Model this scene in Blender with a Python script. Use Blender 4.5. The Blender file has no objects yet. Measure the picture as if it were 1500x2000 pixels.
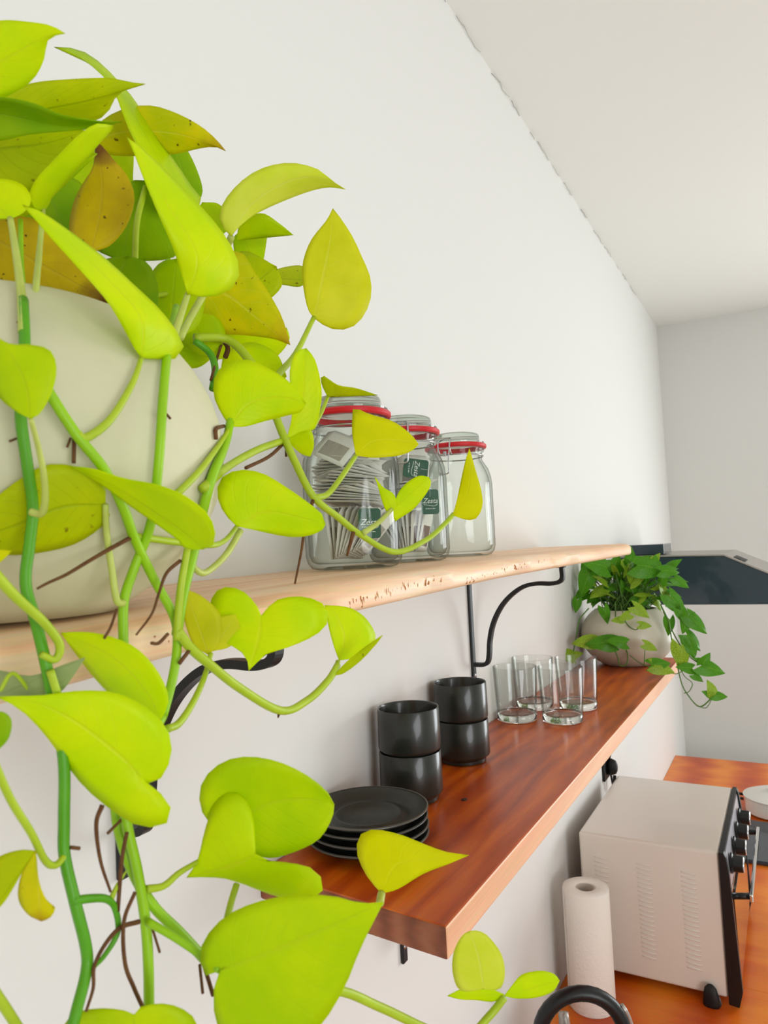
import bpy, math, random
from mathutils import Vector, Matrix
random.seed(7)
PI = math.pi
scene = bpy.context.scene
COL = scene.collection

# ------------------------------------------------------------------ camera
Z0 = 1.872                       # eye height above the kitchen floor
EYE = Vector((0.5, 0.0, Z0))
F = 1400.0                       # focal length in pixels of a 1500 x 2000 frame
def nrm(v): return Vector(v).normalized()
dY = nrm((788, 35, F))
dZ = Vector((-1292, -26827, F)).normalized()
dZ = (dZ - dZ.dot(dY) * dY).normalized()
dX = dY.cross(dZ)
cam_right = Vector((dX[0], dY[0], dZ[0]))
cam_down = Vector((dX[1], dY[1], dZ[1]))
cam_fwd = Vector((dX[2], dY[2], dZ[2]))
cd = bpy.data.cameras.new('camera')
cam = bpy.data.objects.new('camera', cd); COL.objects.link(cam)
m = Matrix((( cam_right[0], -cam_down[0], -cam_fwd[0], EYE[0]),
            ( cam_right[1], -cam_down[1], -cam_fwd[1], EYE[1]),
            ( cam_right[2], -cam_down[2], -cam_fwd[2], EYE[2]),
            (0, 0, 0, 1)))
cam.matrix_world = m
cd.sensor_fit = 'VERTICAL'; cd.sensor_height = 36.0; cd.lens = F / 2000 * 36.0
cd.clip_start = 0.01
cd.dof.use_dof = True; cd.dof.focus_distance = 0.75; cd.dof.aperture_fstop = 18.0
scene.camera = cam

# ------------------------------------------------------------------ light
w = bpy.data.worlds.new('world'); scene.world = w; w.use_nodes = True
w.node_tree.nodes['Background'].inputs[0].default_value = (0.93, 0.96, 1.0, 1)
w.node_tree.nodes['Background'].inputs[1].default_value = 1.0
def area(name, loc, aim, sx, sy, power, col):
    l = bpy.data.lights.new(name, 'AREA'); l.shape = 'RECTANGLE'; l.size = sx; l.size_y = sy
    l.energy = power; l.color = col
    o = bpy.data.objects.new(name, l); COL.objects.link(o); o.location = loc
    o.rotation_euler = (Vector(aim) - Vector(loc)).to_track_quat('-Z', 'Z').to_euler()
    return o
area('far_window_daylight', (2.05, 3.735, 1.65), (1.3, 1.2, 1.6), 1.3, 1.6, 76, (0.95, 0.985, 1.0))
area('side_window_daylight', (3.175, -.95, 1.6), (.4, .6, 1.6), 1.5, 1.8, 68, (0.96, 0.985, 1.0))
scene.view_settings.view_transform = 'Standard'; scene.view_settings.look = 'None'
scene.view_settings.gamma = 1.0; scene.view_settings.use_curve_mapping = False
scene.view_settings.exposure = -0.52

# ------------------------------------------------------------------ pixel <-> place
def ray(px, py):
    return cam_right * ((px - 750) / F) + cam_down * ((py - 1000) / F) + cam_fwd
def at(px, py, d): return EYE + ray(px, py) * d
def dep(px, py, x):               # camera depth at which the sight line meets the plane x
    return (x - EYE.x) / ray(px, py).x
def onx(px, py, x=0.0): return at(px, py, dep(px, py, x))
def ony(px, py, y):
    r = ray(px, py); return EYE + r * (y / r.y)

# ------------------------------------------------------------------ materials
def lin(c):
    return tuple(((v/255)/12.92 if v/255 <= .04045 else (((v/255)+.055)/1.055)**2.4) for v in c) + (1,)
def newmat(name):
    mt = bpy.data.materials.new(name); mt.use_nodes = True
    nt = mt.node_tree; return mt, nt, nt.nodes['Principled BSDF']
def plain(name, rgb, rough=.5, metal=0, bump=0, scale=200, trans=0, ior=1.45, vary=0, coat=0):
    mt, nt, b = newmat(name)
    b.inputs['Base Color'].default_value = lin(rgb); b.inputs['Roughness'].default_value = rough
    b.inputs['Metallic'].default_value = metal; b.inputs['Transmission Weight'].default_value = trans
    b.inputs['IOR'].default_value = ior; b.inputs['Coat Weight'].default_value = coat
    tc = nt.nodes.new('ShaderNodeTexCoord'); nz = nt.nodes.new('ShaderNodeTexNoise')
    nz.inputs['Scale'].default_value = scale; nz.inputs['Detail'].default_value = 3
    nt.links.new(tc.outputs['Object'], nz.inputs['Vector'])
    if vary:
        mx = nt.nodes.new('ShaderNodeMix'); mx.data_type = 'RGBA'
        mx.inputs[6].default_value = lin(rgb); mx.inputs[7].default_value = lin([max(0, c - vary) for c in rgb])
        nt.links.new(nz.outputs['Fac'], mx.inputs[0]); nt.links.new(mx.outputs[2], b.inputs['Base Color'])
    if bump:
        bp = nt.nodes.new('ShaderNodeBump'); bp.inputs['Strength'].default_value = bump; bp.inputs['Distance'].default_value = .002
        nt.links.new(nz.outputs['Fac'], bp.inputs['Height']); nt.links.new(bp.outputs[0], b.inputs['Normal'])
    return mt
def wood(name, cols, along=1, ring=9.0, rough=.35, stretch=.08, knots=True, coat=.2, warp=3.0, wmix=.35):
    mt, nt, b = newmat(name); N = nt.nodes.new; K = nt.links.new
    tc = N('ShaderNodeTexCoord'); mp = N('ShaderNodeMapping')
    s = [1, 1, 1]; s[along] = stretch; mp.inputs['Scale'].default_value = s
    K(tc.outputs['Object'], mp.inputs['Vector'])
    n1 = N('ShaderNodeTexNoise'); n1.inputs['Scale'].default_value = ring; n1.inputs['Detail'].default_value = 5
    n1.inputs['Distortion'].default_value = warp * .25
    K(mp.outputs[0], n1.inputs['Vector'])
    wv = N('ShaderNodeTexWave'); wv.inputs['Scale'].default_value = ring * 1.1; wv.inputs['Distortion'].default_value = warp
    wv.inputs['Detail'].default_value = 4; wv.inputs['Detail Scale'].default_value = 1.4; wv.bands_direction = 'X'
    K(mp.outputs[0], wv.inputs['Vector'])
    mx = N('ShaderNodeMix'); mx.inputs[0].default_value = wmix
    K(n1.outputs['Fac'], mx.inputs[2]); K(wv.outputs['Fac'], mx.inputs[3])
    cr = N('ShaderNodeValToRGB'); e = cr.color_ramp.elements
    e[0].position = .25; e[0].color = lin(cols[0]); e[1].position = .75; e[1].color = lin(cols[2])
    q = e.new(.5); q.color = lin(cols[1])
    K(mx.outputs[0], cr.inputs[0])
    # fine pores
    mp2 = N('ShaderNodeMapping'); s2 = [1, 1, 1]; s2[along] = .03; mp2.inputs['Scale'].default_value = s2
    K(tc.outputs['Object'], mp2.inputs['Vector'])
    n2 = N('ShaderNodeTexNoise'); n2.inputs['Scale'].default_value = 420; n2.inputs['Detail'].default_value = 2
    K(mp2.outputs[0], n2.inputs['Vector'])
    m2 = N('ShaderNodeMix'); m2.data_type = 'RGBA'; m2.blend_type = 'MULTIPLY'; m2.inputs[0].default_value = .3
    K(cr.outputs[0], m2.inputs[6]); K(n2.outputs['Color'], m2.inputs[7])
    hs = N('ShaderNodeHueSaturation'); hs.inputs['Value'].default_value = 1.22; hs.inputs['Saturation'].default_value = 1.0
    K(m2.outputs[2], hs.inputs['Color']); K(hs.outputs[0], b.inputs['Base Color'])
    b.inputs['Roughness'].default_value = rough; b.inputs['Coat Weight'].default_value = coat; b.inputs['Coat Roughness'].default_value = .22
    bp = N('ShaderNodeBump'); bp.inputs['Strength'].default_value = .12; bp.inputs['Distance'].default_value = .001
    K(n2.outputs['Fac'], bp.inputs['Height']); K(bp.outputs[0], b.inputs['Normal'])
    return mt
def leafmat(name, c1, c2, vein, trans=.4, spots=None, tipcol=None, veinw=.5, rough=.42):
    mt, nt, b = newmat(name); N = nt.nodes.new; K = nt.links.new
    uv = N('ShaderNodeUVMap'); sp = N('ShaderNodeSeparateXYZ'); K(uv.outputs[0], sp.inputs[0])
    tc = N('ShaderNodeTexCoord'); nz = N('ShaderNodeTexNoise'); nz.inputs['Scale'].default_value = 38; nz.inputs['Detail'].default_value = 4
    K(tc.outputs['Object'], nz.inputs['Vector'])
    base = N('ShaderNodeMix'); base.data_type = 'RGBA'; base.inputs[6].default_value = lin(c1); base.inputs[7].default_value = lin(c2)
    cr = N('ShaderNodeValToRGB'); cr.color_ramp.elements[0].position = .38; cr.color_ramp.elements[1].position = .66
    K(nz.outputs['Fac'], cr.inputs[0]); K(cr.outputs[0], base.inputs[0])
    # distance to midrib and herringbone side veins
    a = N('ShaderNodeMath'); a.operation = 'SUBTRACT'; K(sp.outputs[0], a.inputs[0]); a.inputs[1].default_value = .5
    ab = N('ShaderNodeMath'); ab.operation = 'ABSOLUTE'; K(a.outputs[0], ab.inputs[0])
    md = N('ShaderNodeMapRange'); md.inputs[1].default_value = .004; md.inputs[2].default_value = .028; md.inputs[3].default_value = 1; md.inputs[4].default_value = 0
    K(ab.outputs[0], md.inputs[0])
    s1 = N('ShaderNodeMath'); s1.operation = 'MULTIPLY_ADD'; K(ab.outputs[0], s1.inputs[0]); s1.inputs[1].default_value = -.55
    K(sp.outputs[1], s1.inputs[2])
    s2 = N('ShaderNodeMath'); s2.operation = 'MULTIPLY'; K(s1.outputs[0], s2.inputs[0]); s2.inputs[1].default_value = 62
    s3 = N('ShaderNodeMath'); s3.operation = 'SINE'; K(s2.outputs[0], s3.inputs[0])
    s4 = N('ShaderNodeMapRange'); s4.inputs[1].default_value = .9; s4.inputs[2].default_value = 1; s4.inputs[4].default_value = .3
    K(s3.outputs[0], s4.inputs[0])
    vx = N('ShaderNodeMath'); vx.operation = 'MAXIMUM'; K(md.outputs[0], vx.inputs[0]); K(s4.outputs[0], vx.inputs[1])
    vw = N('ShaderNodeMath'); vw.operation = 'MULTIPLY'; K(vx.outputs[0], vw.inputs[0]); vw.inputs[1].default_value = veinw
    vm = N('ShaderNodeMix'); vm.data_type = 'RGBA'; K(vw.outputs[0], vm.inputs[0]); K(base.outputs[2], vm.inputs[6]); vm.inputs[7].default_value = lin(vein)
    out = vm.outputs[2]
    if spots:
        n3 = N('ShaderNodeTexNoise'); n3.inputs['Scale'].default_value = 190; n3.inputs['Detail'].default_value = 2; K(tc.outputs['Object'], n3.inputs['Vector'])
        r3 = N('ShaderNodeMapRange'); r3.inputs[1].default_value = .68; r3.inputs[2].default_value = .74; K(n3.outputs['Fac'], r3.inputs[0])
        x3 = N('ShaderNodeMix'); x3.data_type = 'RGBA'; K(r3.outputs[0], x3.inputs[0]); K(out, x3.inputs[6]); x3.inputs[7].default_value = lin(spots); out = x3.outputs[2]
    if tipcol:
        ad = N('ShaderNodeMath'); ad.operation = 'MULTIPLY_ADD'; K(nz.outputs['Fac'], ad.inputs[0]); ad.inputs[1].default_value = .35; K(sp.outputs[1], ad.inputs[2])
        r4 = N('ShaderNodeMapRange'); r4.inputs[1].default_value = .98; r4.inputs[2].default_value = 1.14; K(ad.outputs[0], r4.inputs[0])
        x4 = N('ShaderNodeMix'); x4.data_type = 'RGBA'; K(r4.outputs[0], x4.inputs[0]); K(out, x4.inputs[6]); x4.inputs[7].default_value = lin(tipcol); out = x4.outputs[2]
    K(out, b.inputs['Base Color']); b.inputs['Roughness'].default_value = rough
    b.inputs['Specular IOR Level'].default_value = .16
    bp = N('ShaderNodeBump'); bp.inputs['Strength'].default_value = .35; bp.inputs['Distance'].default_value = .0008
    bp.invert = True; K(vx.outputs[0], bp.inputs['Height']); K(bp.outputs[0], b.inputs['Normal'])
    tr = N('ShaderNodeBsdfTranslucent'); K(out, tr.inputs['Color'])
    ms = N('ShaderNodeMixShader'); ms.inputs[0].default_value = trans
    K(b.outputs[0], ms.inputs[1]); K(tr.outputs[0], ms.inputs[2]); K(ms.outputs[0], nt.nodes['Material Output'].inputs[0])
    return mt

def thinglass(name, tint, edge=(110, 128, 116), base=.05):
    mt, nt, b = newmat(name); N = nt.nodes.new; K = nt.links.new
    nt.nodes.remove(b)
    t = N('ShaderNodeBsdfTransparent')
    g = N('ShaderNodeBsdfGlossy'); g.inputs['Roughness'].default_value = .015
    f = N('ShaderNodeLayerWeight'); f.inputs[0].default_value = .5
    p5 = N('ShaderNodeMath'); p5.operation = 'POWER'; K(f.outputs['Facing'], p5.inputs[0]); p5.inputs[1].default_value = 4.5
    tm = N('ShaderNodeMix'); tm.data_type = 'RGBA'; K(p5.outputs[0], tm.inputs[0]); tm.inputs[6].default_value = lin(tint); tm.inputs[7].default_value = lin(edge); K(tm.outputs[2], t.inputs[0])
    mr = N('ShaderNodeMapRange'); K(p5.outputs[0], mr.inputs[0]); mr.inputs[3].default_value = base; mr.inputs[4].default_value = .6
    ms = N('ShaderNodeMixShader'); K(mr.outputs[0], ms.inputs[0]); K(t.outputs[0], ms.inputs[1]); K(g.outputs[0], ms.inputs[2])
    K(ms.outputs[0], nt.nodes['Material Output'].inputs[0]); return mt
M = {}
M['wall'] = plain('wall_paint', (228, 227, 223), .85, bump=.06, scale=90)
M['ceil'] = plain('ceiling_paint', (240, 238, 232), .9, bump=.05, scale=60)
M['crack'] = plain('crack_grey', (176, 172, 164), .9)  # subtle grey of the hairline crack
M['floor'] = plain('floor_tile', (186, 184, 180), .5, vary=10, scale=6)
M['upper_wood'] = wood('pale_shelf_wood', [(222, 168, 122), (240, 198, 158), (250, 218, 186)], ring=12, rough=.5, stretch=.12, coat=.05, warp=8, wmix=.14)
M['lower_wood'] = wood('red_shelf_wood', [(140, 42, 0), (190, 80, 0), (224, 114, 12)], ring=9, rough=.34, stretch=.2, coat=.12, warp=9, wmix=.16)
M['lower_edge_lit'] = wood('lit_shelf_edge_wood', [(220, 158, 116), (236, 178, 138), (244, 196, 160)], ring=14, rough=.5, coat=.05)  # window light on the red board's front edge, put into a paler wood colour
M['endgrain'] = wood('end_grain_wood', [(112, 56, 30), (140, 76, 46), (160, 96, 62)], ring=30, along=0, stretch=.3, rough=.55, coat=0)
M['counter'] = wood('counter_wood', [(178, 56, 0), (214, 98, 6), (238, 138, 34)], ring=7, along=0, stretch=.2, rough=.4, coat=.08, warp=2)
M['black'] = plain('black_powder_metal', (30, 31, 32), .42, metal=.2, bump=.05, scale=500)
M['stone'] = plain('black_stoneware', (38, 40, 35), .3, bump=.03, scale=350, vary=8, coat=.25)
M['plate'] = plain('black_stoneware_plate', (50, 53, 48), .45, bump=.05, scale=350, vary=8)
M['plate_rim'] = plain('glint_plate_rim', (84, 82, 76), .3)  # specular glint of the saucer rims painted as a paler colour
M['glass'] = plain('clear_glass', (250, 252, 250), 0.0, trans=1, ior=1.45)
M['jar'] = plain('jar_glass', (240, 248, 242), 0.0, trans=1, ior=1.42)
M['lidglass'] = plain('lid_glass', (222, 234, 224), .04, trans=.85, ior=1.45)
M['thin'] = thinglass('thin_tumbler_glass', (252, 253, 252))
M['jarthin'] = thinglass('thin_jar_glass', (250, 252, 250), base=.024)
M['seal'] = plain('red_rubber', (205, 20, 32), .4)
M['wire'] = plain('steel_wire', (190, 190, 192), .22, metal=1)
M['paper'] = plain('tea_bag_paper', (238, 234, 228), .9, bump=.3, scale=700, vary=18)
M['tea'] = plain('tea_filled_paper', (200, 190, 180), .9, bump=.5, scale=900, vary=60)
M['teadark'] = plain('dark_tea_paper', (150, 128, 118), .9, bump=.5, scale=900, vary=40)
M['tag'] = plain('green_tag_card', (28, 84, 60), .6)
M['ink'] = plain('white_ink', (232, 236, 230), .6)
M['pot'] = plain('matte_white_pot', (212, 208, 174), .62, bump=.12, scale=120, vary=6)
M['pot2'] = plain('satin_white_pot', (210, 202, 184), .34, vary=5, scale=20)
M['soil'] = plain('potting_soil', (46, 34, 24), .95, bump=1, scale=300, vary=20)
M['towel'] = plain('paper_towel', (244, 238, 228), .95, bump=.6, scale=160)
M['card'] = plain('cardboard_core', (206, 194, 180), .9)
M['oven'] = plain('cream_oven_enamel', (226, 216, 204), .28, coat=.3)
M['ovenblack'] = plain('black_oven_plastic', (16, 18, 20), .35)
M['panel'] = plain('satin_oven_panel', (196, 194, 200), .32, metal=.5)
M['chrome'] = plain('chrome', (225, 225, 225), .12, metal=1)
M['ovenglass'] = plain('oven_door_glass', (60, 42, 32), .04, coat=1)
M['hoodblack'] = plain('hood_black_glass', (44, 58, 68), .18, coat=.3)
M['steel'] = plain('brushed_steel', (176, 170, 164), .35, metal=.7)
M['rubber'] = plain('black_rubber', (14, 15, 15), .55)
M['cabinet'] = plain('cabinet_paint', (228, 224, 216), .5)
M['pale'] = plain('white_enamel', (232, 228, 220), .3)

LIME = (198, 216, 6)
M['leaf_lime'] = leafmat('lime_leaf', (216, 242, 0), (230, 246, 0), (230, 238, 40))
M['leaf_bright'] = leafmat('bright_lime_leaf', (230, 232, 0), (238, 238, 0), (240, 240, 40))
M['leaf_pale'] = leafmat('pale_lime_leaf', (238, 238, 52), (228, 230, 28), (240, 242, 100), trans=.5)
M['leaf_pale2'] = leafmat('milky_lime_leaf', (238, 244, 96), (230, 240, 66), (242, 246, 140), trans=.5)
M['leaf_green'] = leafmat('mid_green_leaf', (196, 226, 0), (214, 234, 0), (206, 224, 30))
M['leaf_deep'] = leafmat('deep_green_leaf', (142, 192, 0), (168, 204, 0), (160, 196, 40), trans=.3)
M['leaf_olive'] = leafmat('olive_leaf', (202, 218, 0), (216, 226, 0), (164, 190, 10), spots=(150, 140, 10))
M['leaf_yellow'] = leafmat('yellowing_leaf', (236, 226, 6), (212, 218, 12), (236, 234, 90), spots=(130, 110, 20), tipcol=(206, 176, 24))
M['leaf_brown'] = leafmat('dying_yellow_leaf', (226, 200, 14), (206, 176, 20), (214, 190, 50), trans=.25, spots=(96, 70, 20), tipcol=(128, 84, 34))
M['leaf_back'] = leafmat('grey_green_leaf_underside', (176, 192, 130), (186, 200, 140), (160, 180, 110))
M['stem'] = plain('green_stem', (160, 210, 8), .45, vary=30, scale=60)
M['stem_dark'] = plain('dark_green_stem', (98, 172, 14), .45, vary=30, scale=60)
M['petiole'] = plain('yellow_green_petiole', (184, 208, 44), .45, vary=30, scale=80)
M['petiole_pale'] = plain('pale_petiole', (204, 216, 110), .45, vary=40, scale=80)
M['root'] = plain('brown_aerial_root', (122, 82, 42), .8, vary=50, scale=200, bump=.6)
M['leaf_far'] = leafmat('far_green_leaf', (62, 134, 22), (100, 160, 34), (140, 186, 70), trans=.25, rough=.3)
M['leaf_far2'] = leafmat('far_variegated_leaf', (86, 150, 34), (190, 206, 60), (170, 200, 80), trans=.25, rough=.3)
M['stem_far'] = plain('far_vine', (96, 136, 56), .5, vary=30, scale=60)

# ------------------------------------------------------------------ object helpers
def mesh_obj(name, verts, faces, mat, parent=None, smooth=True, uvs=None, link=True, matidx=None, mats=None):
    me = bpy.data.meshes.new(name)
    top_ = parent
    while top_ is not None and top_.parent is not None: top_ = top_.parent
    off = top_.location if top_ is not None and top_.get('_abs') else Vector((0, 0, 0))
    me.from_pydata([Vector(v) - off for v in verts], [], faces)
    for mm in (mats or [mat]): me.materials.append(mm)
    if matidx: me.polygons.foreach_set('material_index', matidx)
    if smooth: me.polygons.foreach_set('use_smooth', [True] * len(me.polygons))
    if uvs:
        ul = me.uv_layers.new(name='UVMap')
        for lp in me.loops: ul.data[lp.index].uv = uvs[lp.vertex_index]
    me.update()
    o = bpy.data.objects.new(name, me)
    if link: COL.objects.link(o)
    if parent is not None: o.parent = parent
    return o
def thing(name, label, cat, loc=(0, 0, 0), group=None, rz=0, absolute=False):
    o = bpy.data.objects.new(name, None); COL.objects.link(o); o.location = loc; o.rotation_euler = (0, 0, rz)
    o.empty_display_size = .02
    o['label'] = label; o['category'] = cat
    if group: o['group'] = group
    if absolute: o['_abs'] = 1
    return o
def tag(o, label, cat, group=None):
    o['label'] = label; o['category'] = cat
    if group: o['group'] = group
    return o
def struct(o): o['kind'] = 'structure'; return o
def dup(root, loc, label, rz=0, group=None):
    r = root.copy(); COL.objects.link(r); r.location = loc; r.rotation_euler = (0, 0, rz); r['label'] = label
    if group: r['group'] = group
    for ch in list(root.children):
        c = ch.copy(); COL.objects.link(c); c.parent = r
        for g in list(ch.children):
            q = g.copy(); COL.objects.link(q); q.parent = c
    return r
def boxdata(a, b):
    (x0, y0, z0), (x1, y1, z1) = a, b
    v = [(x0,y0,z0),(x1,y0,z0),(x1,y1,z0),(x0,y1,z0),(x0,y0,z1),(x1,y0,z1),(x1,y1,z1),(x0,y1,z1)]
    f = [(0,3,2,1),(4,5,6,7),(0,1,5,4),(1,2,6,5),(2,3,7,6),(3,0,4,7)]
    return v, f
def bevel(o, wdt, seg=2):
    b = o.modifiers.new('bevel', 'BEVEL'); b.width = wdt; b.segments = seg; b.limit_method = 'ANGLE'
    b.harden_normals = False
    return o
def box(name, a, b, mat, parent=None, bev=0, seg=2):
    v, f = boxdata(a, b); o = mesh_obj(name, v, f, mat, parent, smooth=False)
    if bev: bevel(o, bev, seg)
    return o
def lathedata(prof, n=48, c=(0, 0, 0), closed=False):
    v = []; f = []; ring = []
    for r, z in prof:
        if r < 1e-6: ring.append([len(v)]); v.append((c[0], c[1], c[2] + z))
        else:
            ring.append(list(range(len(v), len(v) + n)))
            v += [(c[0] + r * math.cos(2*PI*i/n), c[1] + r * math.sin(2*PI*i/n), c[2] + z) for i in range(n)]
    pairs = list(zip(ring[:-1], ring[1:])) + ([(ring[-1], ring[0])] if closed else [])
    for A, B in pairs:
        for i in range(n):
            j = (i + 1) % n
            if len(A) == 1 and len(B) == 1: continue
            if len(A) == 1: f.append((A[0], B[j], B[i]))
            elif len(B) == 1: f.append((A[i], A[j], B[0]))
            else: f.append((A[i], A[j], B[j], B[i]))
    return v, f
def smooth_by_angle(o, deg=40):
    # keep crisp turned edges crisp
    me = o.data
    import bmesh
    bm = bmesh.new(); bm.from_mesh(me); 
    for e in bm.edges:
        if len(e.link_faces) == 2 and e.calc_face_angle(0) > math.radians(deg): e.smooth = False
    bm.to_mesh(me); bm.free()
def lathe(name, prof, mat, parent=None, n=48, c=(0, 0, 0), closed=False, ang=40, link=True):
    v, f = lathedata(prof, n, c, closed); o = mesh_obj(name, v, f, mat, parent, link=link)
    smooth_by_angle(o, ang); return o
def spline(pts, per=8):
    pts = [Vector(p) for p in pts]
    if len(pts) < 3:
        return [pts[0].lerp(pts[-1], i / per) for i in range(per + 1)]
    P = [pts[0] * 2 - pts[1]] + pts + [pts[-1] * 2 - pts[-2]]; out = []
    for i in range(1, len(P) - 2):
        a, b, c, d = P[i-1], P[i], P[i+1], P[i+2]
        for k in range(per):
            t = k / per
            out.append(.5 * ((2*b) + (c - a)*t + (2*a - 5*b + 4*c - d)*t*t + (3*b - a - 3*c + d)*t**3))
    out.append(pts[-1]); return out
def resample(pts, n):
    L = [0]
    for a, b in zip(pts[:-1], pts[1:]): L.append(L[-1] + (b - a).length)
    out = []; k = 0
    for i in range(n + 1):
        s = L[-1] * i / n
        while k < len(L) - 2 and L[k+1] < s: k += 1
        d = L[k+1] - L[k]; out.append(pts[k].lerp(pts[k+1], 0 if d < 1e-9 else (s - L[k]) / d))
    return out
def tubedata(P, rad, n=8, flat=None):
    # rad: number or list; flat=(a,b) makes a strap section, a along 'side' b across
    v = []; f = []; P = [Vector(p) for p in P]; up = None
    for i, p in enumerate(P):
        t = (P[min(i+1, len(P)-1)] - P[max(i-1, 0)]).normalized()
        if up is None:
            up = Vector((0, 0, 1)) if abs(t.z) < .9 else Vector((0, 1, 0))
        if flat: s = Vector(flat[2])
        else: s = t.cross(up).normalized()
        u = s.cross(t).normalized(); up = u
        r = rad[i] if isinstance(rad, (list, tuple)) else rad
        if flat:
            a, b = flat[0] / 2, flat[1] / 2
            v += [p + s*a + u*b, p - s*a + u*b, p - s*a - u*b, p + s*a - u*b]
        else:
            v += [p + (s * math.cos(2*PI*k/n) + u * math.sin(2*PI*k/n)) * r for k in range(n)]
    if flat: n = 4
    for i in range(len(P) - 1):
        for k in range(n):
            j = (k + 1) % n; f.append((i*n + k, i*n + j, (i+1)*n + j, (i+1)*n + k))
    f.append(tuple(range(n))[::-1]); f.append(tuple((len(P)-1)*n + k for k in range(n)))
    return v, f
def tube(name, pts, rad, mat, parent=None, per=6, n=8, flat=None, smooth=True, raw=False):
    P = [Vector(p) for p in pts] if raw else spline(pts, per)
    if isinstance(rad, (list, tuple)):
        k = len(P); rad = [rad[0] + (rad[-1] - rad[0]) * i / (k - 1) for i in range(k)]
    v, f = tubedata(P, rad, n, flat)
    return mesh_obj(name, v, f, mat, parent, smooth=smooth and not flat)

# ------------------------------------------------------------------ setting
RX, RY0, RY1, CZ = 3.2, -2.4, 3.762, Z0 + 1.04
struct(box('floor', (-.1, RY0 - .1, -.1), (RX + .1, RY1 + .1, 0), M['floor']))
struct(box('ceiling', (-.1, RY0 - .1, CZ), (RX + .1, RY1 + .1, CZ + .1), M['ceil']))
struct(box('wall_left', (-.1, RY0 - .1, 0), (0, RY1 + .1, CZ), M['wall']))
def wall_with_hole(name, axis, pos, a0, a1, h0, h1, z0, z1):
    # wall slab on plane axis=pos from a0..a1 with an opening h0..h1, z0..z1
    V = []; Fc = []
    for (p, q, r, s) in ((a0, h0, 0, CZ), (h1, a1, 0, CZ), (h0, h1, 0, z0), (h0, h1, z1, CZ)):
        if axis == 'x': v, f = boxdata((pos, p, r), (pos + .1, q, s))
        else: v, f = boxdata((p, pos - .1, r), (q, pos, s))
        k = len(V); V += v; Fc += [tuple(i + k for i in g) for g in f]
    return struct(mesh_obj(name, V, Fc, M['wall'], smooth=False))
wall_with_hole('wall_right', 'x', RX, RY0 - .1, RY1, -1.75, -.15, .65, 2.55)
struct(box('wall_front', (0, RY0 - .1, 0), (RX, RY0, CZ), M['wall']))
wall_with_hole('wall_back', 'y', RY1 + .1, 0, RX + .1, 1.35, 2.75, .8, 2.5)
def window(name, axis, pos, h0, h1, z0, z1):
    root = bpy.data.objects.new(name, None); COL.objects.link(root); root['kind'] = 'structure'
    mid = (h0 + h1) / 2
    for (p, q, r, s) in ((h0, h0+.05, z0, z1), (h1-.05, h1, z0, z1), (h0, h1, z0, z0+.05), (h0, h1, z1-.05, z1), (mid-.03, mid+.03, z0, z1)):
        if axis == 'x': box('window_frame', (pos+.03, p, r), (pos+.08, q, s), M['pale'], root)
        else: box('window_frame', (p, pos-.08, r), (q, pos-.03, s), M['pale'], root)
    return root
window('window_1', 'x', RX, -1.75, -.15, .65, 2.55)
window('window_2', 'y', RY1 + .1, 1.35, 2.75, .8, 2.5)
# hairline crack that wanders along the wall and ceiling joint
def crack():
    V = []; Fc = []; y = .9; r = random.Random(3)
    while y < 3.3:
        n = r.randint(3, 9); pts = []
        for i in range(n):
            pts.append((.0015 + r.uniform(0, .003) , y, CZ - .0015 - r.uniform(0, .007))); y += r.uniform(.012, .03)
        v, f = tubedata(pts, r.uniform(.0004, .0010), 4)
        k = len(V); V += v; Fc += [tuple(i + k for i in g) for g in f]
        y += r.uniform(.0, .09)
    return struct(mesh_obj('ceiling_crack_1', V, Fc, M['crack']))
crack()

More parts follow.
